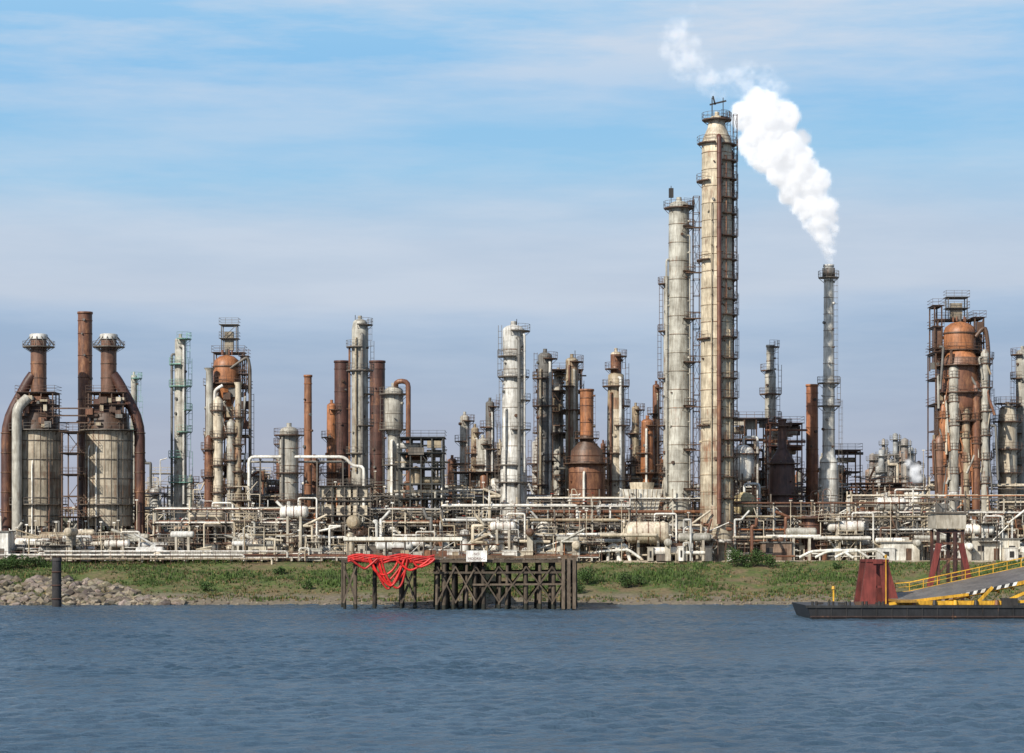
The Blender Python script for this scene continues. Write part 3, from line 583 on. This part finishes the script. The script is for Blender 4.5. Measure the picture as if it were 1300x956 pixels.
# manifold lines at left foreground
b=B('dock_pipeline')
for k in range(9):
    d=394+k*.9; z=G+.4+(k%3)*.6; x0=X(R.uniform(-40,60),d); x1=X(R.uniform(170,430),d)
    b.path([(x0,d,z),(x1,d,z),(x1,d,z-1)],R.uniform(.1,.24),R.choice((WHITE,WHITE,SILV,LTAN,RUST)),8)
for i in range(14):
    px=R.uniform(15,400); d=R.uniform(395,400); x=X(px,d); h=R.uniform(.8,2.2); w_=R.uniform(.8,2.2)
    b.path([(x,d,G),(x,d,G+h),(x+w_,d,G+h),(x+w_,d,G)],R.uniform(.1,.2),R.choice((WHITE,SILV,LTAN,WHITE)),8)
for k in range(5):
    d=396+k*.6; b.path([(X(200,d),d,G+.6+.25*k),(X(760,d),d,G+.6+.25*k)],.09+.05*(k%2),R.choice((LTAN,RUST,WHITE,GREY)),7)
for i in range(30): x=X(200+i*19,397); b.box((x,397.5,G+.35),(.3,3.4,.7),CONC)
for px in(745,1015,1035,1060): 
    d=398; x=X(px,d); b.path([(x,d,G+.6),(x+2,d,G+1.6),(x+7,d,G+1.9),(x+9,d,G+.5)],.24,WHITE,8)
for px in(772,785): d=399; x=X(px,d); b.path([(x,d,G),(x,d,G+2.4),(x+1.3,d,G+2.8),(x+1.6,d,G+1.2),(x+2,d,G)],.3,WHITE,9,.8)
b.done()
b=B('perimeter_fence'); d=393.5
for i in range(74):
    x=X(-60,d)+i*1.25
    if x>X(640,d): break
    b.bar((x,d,terr(x,d)-.2),(x,d,G+1.7),.07,DRUST)
for q in(.5,1.0,1.6): b.bar((X(-60,d),d,G+q),(X(640,d),d,G+q),.06,DRUST)
b.done()
e=bpy.data.objects.new('control_building',None); scene.collection.objects.link(e); d=400; e.location=(X(-6,d),d,G)
def part(nm,c,sz,col,mat=MW,par=None):
    q=B(nm,mat); q.box(c,sz,col); return q.done(par)
part('walls',(X(-6,d),d,G+2.4),(5.4,5,4.8),(.72,.71,.68,.02),MW,e); part('roof',(X(-6,d),d,G+4.95),(5.8,5.4,.28),DGREY,MW,e)
part('door',(X(-6,d)+1.6,d-2.52,G+1.05),(.9,.06,2.1),STEEL,MW,e); part('window',(X(-6,d)-.8,d-2.52,G+1.7),(1.4,.06,1),DARK,MW,e)
# ---------------------------------------------------------------- timber pier
b=B('timber_pier',MT); DZ=Z(713,342)
def pile(px,d,ztop,r=.24,lean=0): x=X(px,d); k=R.uniform(.6,1.7); b.cyl((x+lean,d,-3),(x,d,ztop),r*1.1,r,(WOOD[0]*k,WOOD[1]*k,WOOD[2]*k,0),9); b.cyl((x+lean*.7,d,-.5),(x+lean*.6,d,.8+R.uniform(-.1,.2)),r*1.14,r*1.1,(.02,.022,.016,0),9)
for px in(436,451,476,510,526):
    for d in(338,346,354): pile(px+R.uniform(-2,2),d,DZ,.2)
for px in(555,566,578,592,604,612,633,646,668,684,701,717,728):
    for d in(335,340,346,352): pile(px+R.uniform(-2.5,2.5),d,DZ+R.uniform(-1.2,.25) if d==335 else DZ,R.uniform(.2,.32),R.uniform(-.25,.25))
def plank(p0,p1,w_): k=R.uniform(.8,2.0); b.bar(p0,p1,w_,(WOOD[0]*k,WOOD[1]*k,WOOD[2]*k,0))
for d in(334.6,346,354):
    for a in range(433,732,23): plank((X(a,d),d,DZ+.1),(X(min(a+23,732),d),d,DZ+.1+R.uniform(-.04,.04)),.42)
    plank((X(550,d),d,DZ-1.5),(X(732,d),d,DZ-1.45),.34); plank((X(600,d),d,DZ-3.2),(X(732,d),d,DZ-3.1),.32)
for i in range(90):
    x=X(433,336)+(X(732,336)-X(433,336))*i/90; b.box((x,345,DZ+.42+R.uniform(-.02,.02)),(.34,20,.12),(.16,.13,.10,0),.25)
for a,c in((436,452),(510,527),(555,578),(578,604),(604,633),(633,668),(668,701),(701,728)):
    for d in(334.4,353): plank((X(a,d),d,1.0),(X(c,d),d,DZ-.6),.24); plank((X(c,d),d,1.2),(X(a,d),d,DZ-.6),.22)
for px in(715,722,729): plank((X(px,334),333.8,.2),(X(px,334),333.8,DZ+.6),.55)
for i in range(30): px=R.uniform(550,730); b.box((X(px,338),R.uniform(335,342),DZ+.7),(R.uniform(.4,1.6),.5,R.uniform(.2,.6)),(WOOD[0]*1.8,WOOD[1]*1.6,WOOD[2]*1.4,0),.3)
for i in range(24):
    px=433+i*13; b.bar((X(px,335),335,DZ+.4),(X(px,335),335,DZ+1.4),.09,BROWN)
b.bar((X(560,335),335,DZ+1.4),(X(732,335),335,DZ+1.4),.07,BROWN)
b.done()
b=B('approach_trestle',MT)
for k in range(5):
    y=358+k*8; 
    for px in(560,600): b.cyl((X(px,350),y,terr(X(px,350),y)-1),(X(px,350),y,DZ),.2,None,WOOD)
b.box(((X(560,350)+X(600,350))/2,375,DZ+.2),(5.2,42,.3),(.12,.1,.08,0)); b.done()
b=B('dock_canopy'); d=348
zr=Z(684,d); b.box((X(512,d),d,zr),((587-437)*d/F,3.4,.5),(.80,.77,.68,0)); b.box((X(512,d),d,zr-.36),((584-440)*d/F,3,.2),(.3,.22,.13,.2))
for px in range(442,590,24):
    for y in(d-1.4,d+1.4): b.bar((X(px,d),y,DZ+.4),(X(px,d),y,zr),.16,STEEL)
for i in range(9): b.box((X(450+i*16,d),d+.5,DZ+R.uniform(.8,1.1)),(R.uniform(.8,1.8),1,R.uniform(.6,1.3)),R.choice((GREY,RUST,DGREY,BROWN,TAN)))
b.done()
b=B('red_hose_bundle',MR)
for k in range(7):
    d=334-.0+k*.12; z0=DZ+.15+k*.12
    pts=[(X(442+i*11,d),d-.5-k*.1,z0+.28*math.sin(i*1.3+k)+R.uniform(-.08,.08)) for i in range(11)]
    b.path(pts,.15,(RED[0]*R.uniform(.7,1.15),.02,.015,0),9,.6)
for k,(a,c,lo) in enumerate(((470,515,748),(474,512,738),(478,518,742),(468,506,730),(486,519,747),(472,516,744),(445,480,722),(500,545,724),(520,550,720))):
    d=333-k*.12; pts=[]
    for i in range(13):
        t=i/12; pts.append((X(a+(c-a)*t,d)+.25*math.sin(t*pi*2+k),d,DZ+.5-(DZ+.5-Z(lo,d))*(1-abs(2*t-1)**1.7)))
    b.path(pts,.16,(RED[0]*R.uniform(.7,1.2),.02,.015,0),9,.5)
b.done()
e=bpy.data.objects.new('notice_sign',None); scene.collection.objects.link(e); d=333.4; e.location=(X(605,d),d,DZ)
part('board',(X(605,d),d,Z(706,d)),(26*d/F,.06,14*d/F),(.8,.8,.78,0),MP,e)
part('post_1',(X(597,d),d+.1,DZ+.4),(.1,.1,1.8),BROWN,MW,e); part('post_2',(X(613,d),d+.1,DZ+.4),(.1,.1,1.8),BROWN,MW,e)
for i,(t,zz) in enumerate((('NO',.12),('MOORING',-.52))):
    cu=bpy.data.curves.new('lettering','FONT'); cu.body=t; cu.size=.5; cu.align_x='CENTER'; o=bpy.data.objects.new('lettering_%d'%(i+1),cu); scene.collection.objects.link(o)
    o.parent=e; o.location=(0,-.045,Z(706,d)-DZ+zz); o.rotation_euler=(pi/2,0,0)
    mm=bpy.data.materials.get('black_paint') or nt('black_paint')[0]; mm.node_tree.nodes['Principled BSDF'].inputs['Base Color'].default_value=(.12,.03,.03,1); cu.materials.append(mm)
b=B('mooring_pile',MT); d=351; b.cyl((X(72,d),d,-3),(X(72,d),d,Z(712,d)),.72,.68,(.035,.033,.035,0),16); b.cyl((X(72,d),d,Z(712,d)),(X(72,d),d,Z(708,d)),.78,.74,(.05,.045,.045,0),16)
for z in(1.2,3.2,5.2): b.hoop(X(72,d),d,z,.72,.06,.2,(.08,.04,.03,0),16)
b.done()
# ---------------------------------------------------------------- ferry landing barge
b=B('landing_barge',MP); d0=296
x0,x1=X(1024,d0),X(1024,d0)+75; zt=1.75; BL=(.018,.018,.02,.15)
o=len(b.v); b.v+=[(x0,d0,zt),(x1,d0,zt),(x1,d0+16,zt),(x0,d0+16,zt),(x0+.9,d0,-.6),(x1,d0,-.6),(x1,d0+16,-.6),(x0+.9,d0+16,-.6)]
for q,c in(((0,1,2,3),(.06,.055,.05,.4)),((4,5,1,0),BL),((5,6,2,1),BL),((6,7,3,2),BL),((7,4,0,3),BL)): b.F(tuple(o+i for i in q),c)
b.bar((x0-.1,d0-.08,zt-.15),(x1,d0-.08,zt-.15),.35,(.03,.03,.03,.3)); b.bar((x0+.4,d0-.1,.35),(x1,d0-.1,.35),.2,(.05,.03,.025,.4))
for i in range(26): b.bar((x0+1.2+i*1.9,d0-.05,-.2),(x0+1.2+i*1.9,d0-.05,zt),.14,(.03,.028,.028,.4))
for i in range(5): 
    x=x0+.8+i*2.1; b.cyl((x,d0+.6,zt),(x,d0+.6,zt+.5),.16,None,DARK,10); b.cyl((x+.5,d0+.6,zt),(x+.5,d0+.6,zt+.5),.16,None,DARK,10)
for i in range(6): b.box((x0+2+i*2.5,d0+R.uniform(1,3),zt+.2),(R.uniform(.5,1.6),.8,R.uniform(.2,.5)),R.choice((DARK,BROWN,STEEL,YEL)))
b.done()
b=B('ramp_hoist_tower',MP); d=303
MRN=(.17,.035,.028,.35)
for k,(yo,cc) in enumerate(((0,MRN),(5,(.12,.025,.02,.25)))):
    zb,ztop=zt,Z(713,d)
    for A in((X(1092,d),X(1112,d),X(1100,d),X(1112.5,d)),(X(1121,d),X(1142,d),X(1117,d),X(1127,d))):
        o=len(b.v); b.v+=[(A[0],d+yo,zb),(A[1],d+yo,zb),(A[3],d+yo,ztop),(A[2],d+yo,ztop),(A[0],d+yo+.8,zb),(A[1],d+yo+.8,zb),(A[3],d+yo+.8,ztop),(A[2],d+yo+.8,ztop)]
        for q in((0,1,2,3),(5,4,7,6),(4,0,3,7),(1,5,6,2),(3,2,6,7)): b.F(tuple(o+i for i in q),cc)
    b.box((X(1114,d),d+yo+.4,ztop+.1),(2.9,1.1,.35),cc); b.bar((X(1104,d),d+yo+.4,zb+2.2),(X(1130,d),d+yo+.4,zb+2.2),.3,cc)
b.box((X(1114,d),d+2.5,ztop-.1),(1.2,5.5,.35),MRN); b.bar((X(1124,d),d-.4,zt),(X(1124,d),d-.4,ztop+.7),.14,YEL); b.cyl((X(1124,d),d-.4,ztop+.5),(X(1124,d),d-.4,ztop+.9),.18,None,YEL,8); b.done()
# vehicle ramp
b=B('ferry_ramp',MP); YA,YB=298,310
xa,xb=X(1138,298),X(1138,298)+44
def rz(x): return 2.0+max(0,(x-xa-3))*.215
N=24; CR=1.1   # ramp is cross-sloped up to the far side where it meets its girder
for i in range(N):
    p,q=xa+(xb-xa)*i/N,xa+(xb-xa)*(i+1)/N; o=len(b.v)
    b.v+=[(p,YA,rz(p)),(q,YA,rz(q)),(q,YB,rz(q)+CR),(p,YB,rz(p)+CR)]; b.F((o,o+1,o+2,o+3),(.15,.135,.12,.25),False,.14)
    o=len(b.v); b.v+=[(p,YA,rz(p)-.55),(q,YA,rz(q)-.55),(q,YB,rz(q)+CR-.55),(p,YB,rz(p)+CR-.55)]; b.F((o+3,o+2,o+1,o),DARK)
    for Y,c_ in((YA-.12,0),(YB+.12,CR)):
        b.bar((p,Y,rz(p)-.2+c_),(q,Y,rz(q)-.2+c_),.55,YEL)
        if c_ : b.bar((p,Y,rz(p)+1.15+c_),(q,Y,rz(q)+1.15+c_),.14,YEL); b.bar((p,Y,rz(p)+.6+c_),(q,Y,rz(q)+.6+c_),.08,YEL); b.bar((p,Y,rz(p)-.1+c_),(p,Y,rz(p)+1.15+c_),.1,YEL)
    b.bar((p,YA-.5,rz(p)-.75),(p,YB,rz(p)-.75+CR),.25,(.3,.17,.03,.4))
for i in range(20):
    p=xa+5+i*.5; o=len(b.v); b.v+=[(p,YA-.42,rz(p)-.35),(p+.5,YA-.42,rz(p+.5)-.35),(p+.5+.2,YA-.42,rz(p+.5)+.12),(p+.2,YA-.42,rz(p)+.12)]
    b.F((o,o+1,o+2,o+3),(.75,.75,.72,0) if i%2 else (.03,.03,.03,0))
for p0,p1 in(((xa-1,297.5,1.9),(xa+9,297.5,3.1)),((xa+4,297.2,1.9),(xa+16,297.2,2.2)),((xa+10,297.2,2.0),(xa+12,297.4,4.0)),((xa+13,297.2,2),(xa+20,297.4,5))): b.bar(p0,p1,.4,YEL)
b.box((xa+8,297.6,2.05),(13,1.2,.5),YEL); b.box((xa+14,297,2.2),(2,1,.9),DARK); b.box((xa+1,300,2.25),(2.5,8,.3),(.3,.17,.03,.4))
for k in range(5): b.cyl((xa+2+k*2.6,296.8,1.8),(xa+2+k*2.6,296.8,2.4),.3,.22,R.choice((YEL,DARK,RUST)),10)
b.done()
b=B('ramp_lift_gantry',MP); d=330
for px in(1191,1212,1222):
    for y in(d,d+5): b.bar((X(px,d),y,-2),(X(px,d),y,Z(672,d)),.5,(.05,.022,.02,.5))
for px,q in((1180,1192),(1232,1220)): b.bar((X(px,d),d,Z(745,d)),(X(q,d),d,Z(690,d)),.9,MRN)
for y in(675,690,710,730): b.bar((X(1189,d),d,Z(y,d)),(X(1224,d),d,Z(y,d)),.35,DRUST)
b.bar((X(1191,d),d,Z(730,d)),(X(1222,d),d,Z(690,d)),.25,DRUST)
b.box((X(1206,d),d+2.5,Z(662,d)),(4.2,6.5,2.0),CONC); b.box((X(1206,d),d+2.5,Z(651,d)),(4.7,7,.25),STEEL)
b.frame(X(1188,d),X(1224,d),d-.3,d+5.3,Z(650,d),Z(634,d),3,1,1,.12,STEEL,.5,0); b.box((X(1198,d),d+2,Z(645,d)),(1.4,1.4,1.3),DGREY); b.cyl((X(1213,d),d+2,Z(650,d)),(X(1213,d),d+2,Z(636,d)),.5,None,GREY,12)
b.done()
b=B('navigation_light_post'); d=352; b.bar((X(1058,d),d,-2),(X(1058,d),d,Z(748,d)),.25,YEL); b.cyl((X(1058,d),d,Z(748,d)),(X(1058,d),d,Z(744,d)),.3,.2,YEL,10); b.bar((X(1058,d)-.5,d,Z(752,d)),(X(1058,d)+.5,d,Z(752,d)),.1,DARK); b.done()
# ---------------------------------------------------------------- riprap, grass, shrubs
b=B('riprap_rocks',MST)
ico=[(0,0,-1),(.72,-.53,-.45),(-.28,-.85,-.45),(-.89,0,-.45),(-.28,.85,-.45),(.72,.53,-.45),(.28,-.85,.45),(-.72,-.53,.45),(-.72,.53,.45),(.28,.85,.45),(.89,0,.45),(0,0,1)]
icf=[(0,1,2),(1,0,5),(0,2,3),(0,3,4),(0,4,5),(1,5,10),(2,1,6),(3,2,7),(4,3,8),(5,4,9),(1,10,6),(2,6,7),(3,7,8),(4,8,9),(5,9,10),(6,10,11),(7,6,11),(8,7,11),(9,8,11),(10,9,11)]
def rock(x,y,r):
    z=terr(x,y)+r*.15; o=len(b.v); sx,sy,sz=r*R.uniform(.8,1.5),r*R.uniform(.8,1.3),r*R.uniform(.5,.95); t=R.uniform(0,6.3)
    for a,c,e_ in ico:
        k=R.uniform(.7,1.25); a,c,e_=a*k*sx,c*k*sy,e_*k*sz; b.v.append((x+a*math.cos(t)-c*math.sin(t),y+a*math.sin(t)+c*math.cos(t),z+e_))
    g_=R.uniform(.07,.33); cc=(g_,g_*R.uniform(.78,.9),g_*R.uniform(.55,.74),0)
    for f in icf: b.F(tuple(o+j for j in f),cc)
for i in range(2600):
    x=R.uniform(-95,X(235,365)); fade=max(0,(x-X(90,365))/17); y=shore(x)+R.uniform(-1.5,21*(1-min(.88,fade)))
    if R.random()<fade*.6: continue
    if noise.noise(Vector((x*.25,y*.25,9)))>.28 and y>shore(x)+4: continue
    rock(x,y,R.choice((.22,.3,.4,.5,.65,.85)))
for i in range(500): x=R.uniform(X(215,365),95); rock(x,shore(x)+R.uniform(-.5,4)*R.random(),R.uniform(.08,.26))
b.done()
b=B('grass',ML)
for i in range(34000):
    x=R.uniform(-95,95); s_=R.uniform(2.5,38); y=shore(x)+s_
    if x<X(180,370) and s_<18 and R.random()>(.04 if noise.noise(Vector((x*.25,y*.25,9)))<.25 else .8): continue
    nn=noise.noise(Vector((x*.09,y*.09,5)))+.5*noise.noise(Vector((x*.3,y*.3,8)))
    if R.random()>.5+nn*1.6+s_*.01: continue
    if x>X(640,398) and y>396.5: continue
    z=terr(x,y); h=R.uniform(.12,.42)*(1+max(0,nn*1.6)); tone=R.uniform(.5,1.35); dryk=R.random()<(.5 if s_<12 else .22)-nn*.5
    cc=(.19*tone,.14*tone,.055*tone,0) if dryk else (.065*tone,.115*tone,.02*tone,0)
    for k in range(3):
        t=R.uniform(0,6.3); w_=R.uniform(.05,.16); lx,ly=R.uniform(-.2,.2),R.uniform(-.2,.2); o=len(b.v)
        b.v+=[(x-w_*math.cos(t)+lx,y-w_*math.sin(t)+ly,z-.05),(x+w_*math.cos(t)+lx,y+w_*math.sin(t)+ly,z-.05),(x+lx*2,y+ly*2,z+h)]; b.F((o,o+1,o+2),cc)
b.done()
def shrub(px,d,w_,h,n,dark=1):
    b=B('shrub',ML); x=X(px,d); z=terr(x,d)
    for k in range(7): t=R.uniform(0,6.3); b.cyl((x,d,z-.1),(x+w_*.35*math.cos(t),d+w_*.35*math.sin(t),z+h*.7),.07,.02,(.07,.05,.03,0),5)
    lobes=[(R.uniform(-w_,w_)*.6,R.uniform(-w_,w_)*.5,h*R.uniform(.25,.75),R.uniform(.35,.6)*h*.7) for _ in range(8)]
    for i in range(n):
        lx,ly,lz,lr=R.choice(lobes); v=Vector((R.gauss(0,1),R.gauss(0,1),R.gauss(0,1))).normalized()*lr*R.uniform(.5,1.1)
        p=Vector((x+lx,d+ly,z+lz))+v
        if p.z<z: continue
        a=Vector((R.uniform(-1,1),R.uniform(-1,1),R.uniform(-1,1))).normalized()*.13; c=a.cross(Vector((R.uniform(-1,1),R.uniform(-1,1),R.uniform(-1,1)))).normalized()*.08; o=len(b.v)
        b.v+=[tuple(p-a),tuple(p+c),tuple(p+a),tuple(p-c)]; k=R.uniform(.5,1.4)*dark; b.F((o,o+1,o+2,o+3),(.05*k,.10*k,.02*k,0))
    b.done()
for px,d,w_,h,n in((932,392,1.7,3.4,1500),(957,392,2.2,3.0,1800),(975,391,1.3,2.2,800),(745,377,1.5,3,1000),(798,376,1.6,2.6,1000),(812,378,1,1.8,500),(20,390,3,2.6,1600),(48,391,2.6,2.0,1200),(-8,388,2.5,2,900),(262,372,1.1,1.5,500),(355,386,1.3,1.3,500),(655,372,1.2,1.6,500),(390,374,1,1.3,400),(1062,390,1,1.2,400),(735,370,1,1.8,500)): shrub(px,d,w_,h,n)
b=B('distant_treeline',ML)
for i in range(9000):
    x=R.uniform(-330,330); hh=9+5*noise.noise(Vector((x*.03,0,1)))+3*noise.noise(Vector((x*.15,0,2))); z=G+R.uniform(0,1)**.7*hh; y=620+R.uniform(-8,8)
    a=Vector((R.uniform(-1,1),R.uniform(-1,1),R.uniform(-1,1))).normalized()*1.1; c=a.cross(Vector((R.uniform(-1,1),R.uniform(-1,1),R.uniform(-1,1)))).normalized()*.9; o=len(b.v); p=Vector((x,y,z))
    b.v+=[tuple(p-a),tuple(p+c),tuple(p+a),tuple(p-c)]; k=R.uniform(.5,1.3); b.F((o,o+1,o+2,o+3),(.06*k,.075*k,.045*k,0))
b.done()
# ---------------------------------------------------------------- people
def person(px,d,shirt,pants,ph,face):
    x=X(px,d); z=6.46 if d>398 else terr(x,d)
    J={'pel':(0,0,.93,.13),'sp':(0,.02,1.15,.125),'ch':(0,0,1.35,.15),'nk':(0,0,1.5,.06),'hd0':(0,.0,1.6,.085),'hd1':(0,0,1.7,.09),
       'hl':(.09,0,.88,.1),'kl':(.10,.16*ph,.5,.07),'al':(.10,.14*ph-.2*ph,.09,.05),'tl':(.10,.24*ph-.2*ph,.03,.04),
       'hr':(-.09,0,.88,.1),'kr':(-.10,-.06*ph,.48,.07),'ar':(-.10,-.34*ph,.12,.05),'tr':(-.10,-.26*ph,.03,.04),
       'sl':(.2,0,1.42,.06),'el':(.25,-.1*ph,1.15,.045),'wl':(.24,.02,.9,.032),'ml':(.24,.06,.8,.035),
       'sr':(-.2,0,1.42,.06),'er':(-.25,.06*ph,1.15,.045),'wr':(-.24,.2*ph,.95,.032),'mr':(-.24,.26*ph,.87,.035)}
    E=['pel sp','sp ch','ch nk','nk hd0','hd0 hd1','pel hl','hl kl','kl al','al tl','pel hr','hr kr','kr ar','ar tr','ch sl','sl el','el wl','wl ml','ch sr','sr er','er wr','wr mr']
    ks=list(J); me=bpy.data.meshes.new('person'); me.from_pydata([J[k][:3] for k in ks],[tuple(ks.index(q) for q in e.split()) for e in E],[])
    o=bpy.data.objects.new('person',me); scene.collection.objects.link(o); o.location=(x,d,z); o.rotation_euler=(0,0,face)
    sk=o.modifiers.new('Skin','SKIN')
    for i,k in enumerate(ks): me.skin_vertices[0].data[i].radius=(J[k][3],)*2
    me.skin_vertices[0].data[0].use_root=True
    o.modifiers.new('Sub','SUBSURF').render_levels=2
    m,n,l,bs=nt('clothes_and_skin'); tc=n.new('ShaderNodeTexCoord'); sp=n.new('ShaderNodeSeparateXYZ'); l.new(tc.outputs['Object'],sp.inputs[0])
    r=n.new('ShaderNodeValToRGB'); r.color_ramp.interpolation='CONSTANT'; l.new(mathn(n,l,'DIVIDE',sp.outputs[2],2),r.inputs[0]); e=r.color_ramp.elements
    st=[(0,(.03,.02,.02,1)),(.05,pants+(1,)),(.47,shirt+(1,)),(.755,(.35,.2,.14,1)),(.85,(.7,.7,.65,1))]
    while len(e)<5: e.new(.5)
    for i,(p,c) in enumerate(st): e[i].position=p; e[i].color=c
    l.new(r.outputs[0],bs.inputs['Base Color']); bs.inputs['Roughness'].default_value=.85; me.materials.append(m)
person(849,398.9,(.03,.035,.06),(.02,.025,.04),1,math.radians(80)); person(860,399.2,(.05,.05,.05),(.03,.03,.045),-1,math.radians(85))
# ---------------------------------------------------------------- steam
def steam(name,pts,dens,emis,step,per,cut=.42,kr=1.0,ns=.42):
    me=bpy.data.meshes.new(name); V=[];RD=[]
    for (a,b_) in zip(pts,pts[1:]):
        for k in range(per):
            t=R.random(); px=a[0]+(b_[0]-a[0])*t; py=a[1]+(b_[1]-a[1])*t; rr=(a[2]+(b_[2]-a[2])*t)*430/F; sp_=a[3]+(b_[3]-a[3])*t
            v=Vector((R.gauss(0,1),R.gauss(0,1),R.gauss(0,1))).normalized()*rr*R.uniform(0,.85)*sp_
            V.append((X(px,430)+v.x,430+v.y,Z(py,430)+v.z)); RD.append(rr*R.uniform(.24,.48)*kr)
    me.from_pydata(V,[],[]); at=me.attributes.new('rad','FLOAT','POINT'); at.data.foreach_set('value',RD)
    o=bpy.data.objects.new(name,me); scene.collection.objects.link(o)
    m=bpy.data.materials.new(name+'_vapour'); m.use_nodes=True; n=m.node_tree.nodes; l=m.node_tree.links; n.clear()
    out=n.new('ShaderNodeOutputMaterial'); pv=n.new('ShaderNodeVolumePrincipled'); l.new(pv.outputs[0],out.inputs['Volume'])
    at=n.new('ShaderNodeAttribute'); at.attribute_name='density'; g=n.new('ShaderNodeTexCoord').outputs['Object']
    nn=noi(n,l,g,ns,6,.66); k=mathn(n,l,'MULTIPLY',mathn(n,l,'SUBTRACT',nn,cut),4,clamp=True)
    q=mathn(n,l,'MULTIPLY',mathn(n,l,'MULTIPLY',at.outputs['Fac'],k),dens)
    pv.inputs['Density'].default_value=1; pv.inputs['Density Attribute'].default_value=''; l.new(q,pv.inputs['Density'])
    pv.inputs['Color'].default_value=(.98,.98,.99,1); pv.inputs['Anisotropy'].default_value=-.2
    l.new(mathn(n,l,'MULTIPLY',q,emis),pv.inputs['Emission Strength']); pv.inputs['Emission Color'].default_value=(.95,.97,1,1)  # added glow stands in for light scattered repeatedly inside the steam
    gt=bpy.data.node_groups.new(name,'GeometryNodeTree'); gt.interface.new_socket('Geometry',in_out='INPUT',socket_type='NodeSocketGeometry'); gt.interface.new_socket('Geometry',in_out='OUTPUT',socket_type='NodeSocketGeometry')
    N=gt.nodes; L=gt.links; i_=N.new('NodeGroupInput'); o_=N.new('NodeGroupOutput'); mp=N.new('GeometryNodeMeshToPoints'); pvv=N.new('GeometryNodePointsToVolume'); sm=N.new('GeometryNodeSetMaterial'); na=N.new('GeometryNodeInputNamedAttribute')
    na.data_type='FLOAT'; na.inputs[0].default_value='rad'; sm.inputs['Material'].default_value=m
    try: pvv.resolution_mode='VOXEL_SIZE'
    except Exception: pvv.inputs['Resolution Mode'].default_value='Size'
    pvv.inputs['Voxel Size'].default_value=step; pvv.inputs['Density'].default_value=1
    fo=[s_ for s_ in na.outputs if s_.enabled][0]
    L.new(i_.outputs[0],mp.inputs['Mesh']); L.new(fo,mp.inputs['Radius']); L.new(mp.outputs[0],pvv.inputs['Points']); L.new(fo,pvv.inputs['Radius']); L.new(pvv.outputs[0],sm.inputs[0]); L.new(sm.outputs[0],o_.inputs[0])
    md=o.modifiers.new('gn','NODES'); md.node_group=gt; me.materials.append(m)
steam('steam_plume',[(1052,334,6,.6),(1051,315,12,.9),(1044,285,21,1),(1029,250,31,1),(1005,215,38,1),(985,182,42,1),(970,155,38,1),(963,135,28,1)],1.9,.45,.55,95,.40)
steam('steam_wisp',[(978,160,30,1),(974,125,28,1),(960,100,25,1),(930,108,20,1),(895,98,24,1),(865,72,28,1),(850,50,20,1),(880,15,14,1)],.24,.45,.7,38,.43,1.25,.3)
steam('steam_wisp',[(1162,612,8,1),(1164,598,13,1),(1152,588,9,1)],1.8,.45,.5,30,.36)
# ---------------------------------------------------------------- world / sun / camera
sv=Vector((-.54,-.70,.58)).normalized(); el=math.asin(sv.z); az=math.atan2(sv.x,sv.y)
W=bpy.data.worlds.new('World'); scene.world=W; W.use_nodes=True; n=W.node_tree.nodes; l=W.node_tree.links
bg=n['Background']; bg.inputs[1].default_value=.1
sky=n.new('ShaderNodeTexSky'); sky.sky_type='NISHITA'; sky.sun_disc=False; sky.sun_elevation=el; sky.sun_rotation=az; sky.dust_density=1.5
g=n.new('ShaderNodeTexCoord').outputs['Generated']; sp=n.new('ShaderNodeSeparateXYZ'); l.new(g,sp.inputs[0])
wn=noi(n,l,g,1.0,5,.55,(3,3,18)); wz=mathn(n,l,'ADD',sp.outputs[2],mathn(n,l,'MULTIPLY',mathn(n,l,'SUBTRACT',wn,.5),.04))
gr=ramp(n,l,mathn(n,l,'MULTIPLY',wz,2),[(0,(.48,.49,.57)),(.06,(.42,.46,.58)),(.17,(.34,.46,.64)),(.19,(.37,.50,.69)),(.205,(.52,.60,.73)),(.25,(.50,.61,.76)),(.31,(.32,.59,.84)),(.38,(.26,.55,.86)),(.46,(.34,.61,.88)),(.6,(.22,.45,.80))])
cn=noi(n,l,g,1.0,8,.62,(5,5,34)); cn2=noi(n,l,g,1.3,4,.55,(2.4,2.4,14))
cs=mathn(n,l,'ADD',mathn(n,l,'MULTIPLY',cn,.6),mathn(n,l,'MULTIPLY',cn2,.4)); cm=ramp(n,l,cs,[(.45,(0,0,0)),(.60,(1,1,1))])
hi=ramp(n,l,sp.outputs[2],[(.03,(.15,.15,.15)),(.10,(.4,.4,.4)),(.14,(.55,.55,.55)),(.165,(.40,.40,.40)),(.185,(.55,.55,.55)),(.21,(1,1,1)),(.5,(.6,.6,.6))])
cl=mixc(n,l,mathn(n,l,'MULTIPLY',mathn(n,l,'MULTIPLY',cm,hi),.9),gr,(.68,.74,.84))
sc=n.new('ShaderNodeVectorMath'); sc.operation='SCALE'; sc.inputs[3].default_value=10; l.new(cl,sc.inputs[0])
low=ramp(n,l,sp.outputs[2],[(.25,(.92,.92,.92)),(.6,(.15,.15,.15))])
l.new(mixc(n,l,low,sky.outputs[0],sc.outputs[0]),bg.inputs[0])
L=bpy.data.lights.new('sun','SUN'); L.energy=5.0; L.angle=math.radians(.5); L.color=(1,.95,.86); lo=bpy.data.objects.new('sun',L); scene.collection.objects.link(lo); lo.rotation_euler=sv.to_track_quat('Z','Y').to_euler()
cam=bpy.data.cameras.new('camera'); co=bpy.data.objects.new('camera',cam); scene.collection.objects.link(co); co.location=(0,0,H); co.rotation_euler=(pi/2,0,0)
cam.sensor_width=36; cam.lens=36*F/1300; cam.shift_y=(HY-478)/1300; cam.clip_start=1; cam.clip_end=20000; scene.camera=co
scene.view_settings.view_transform='Standard'; scene.view_settings.look='None'; scene.view_settings.exposure=0
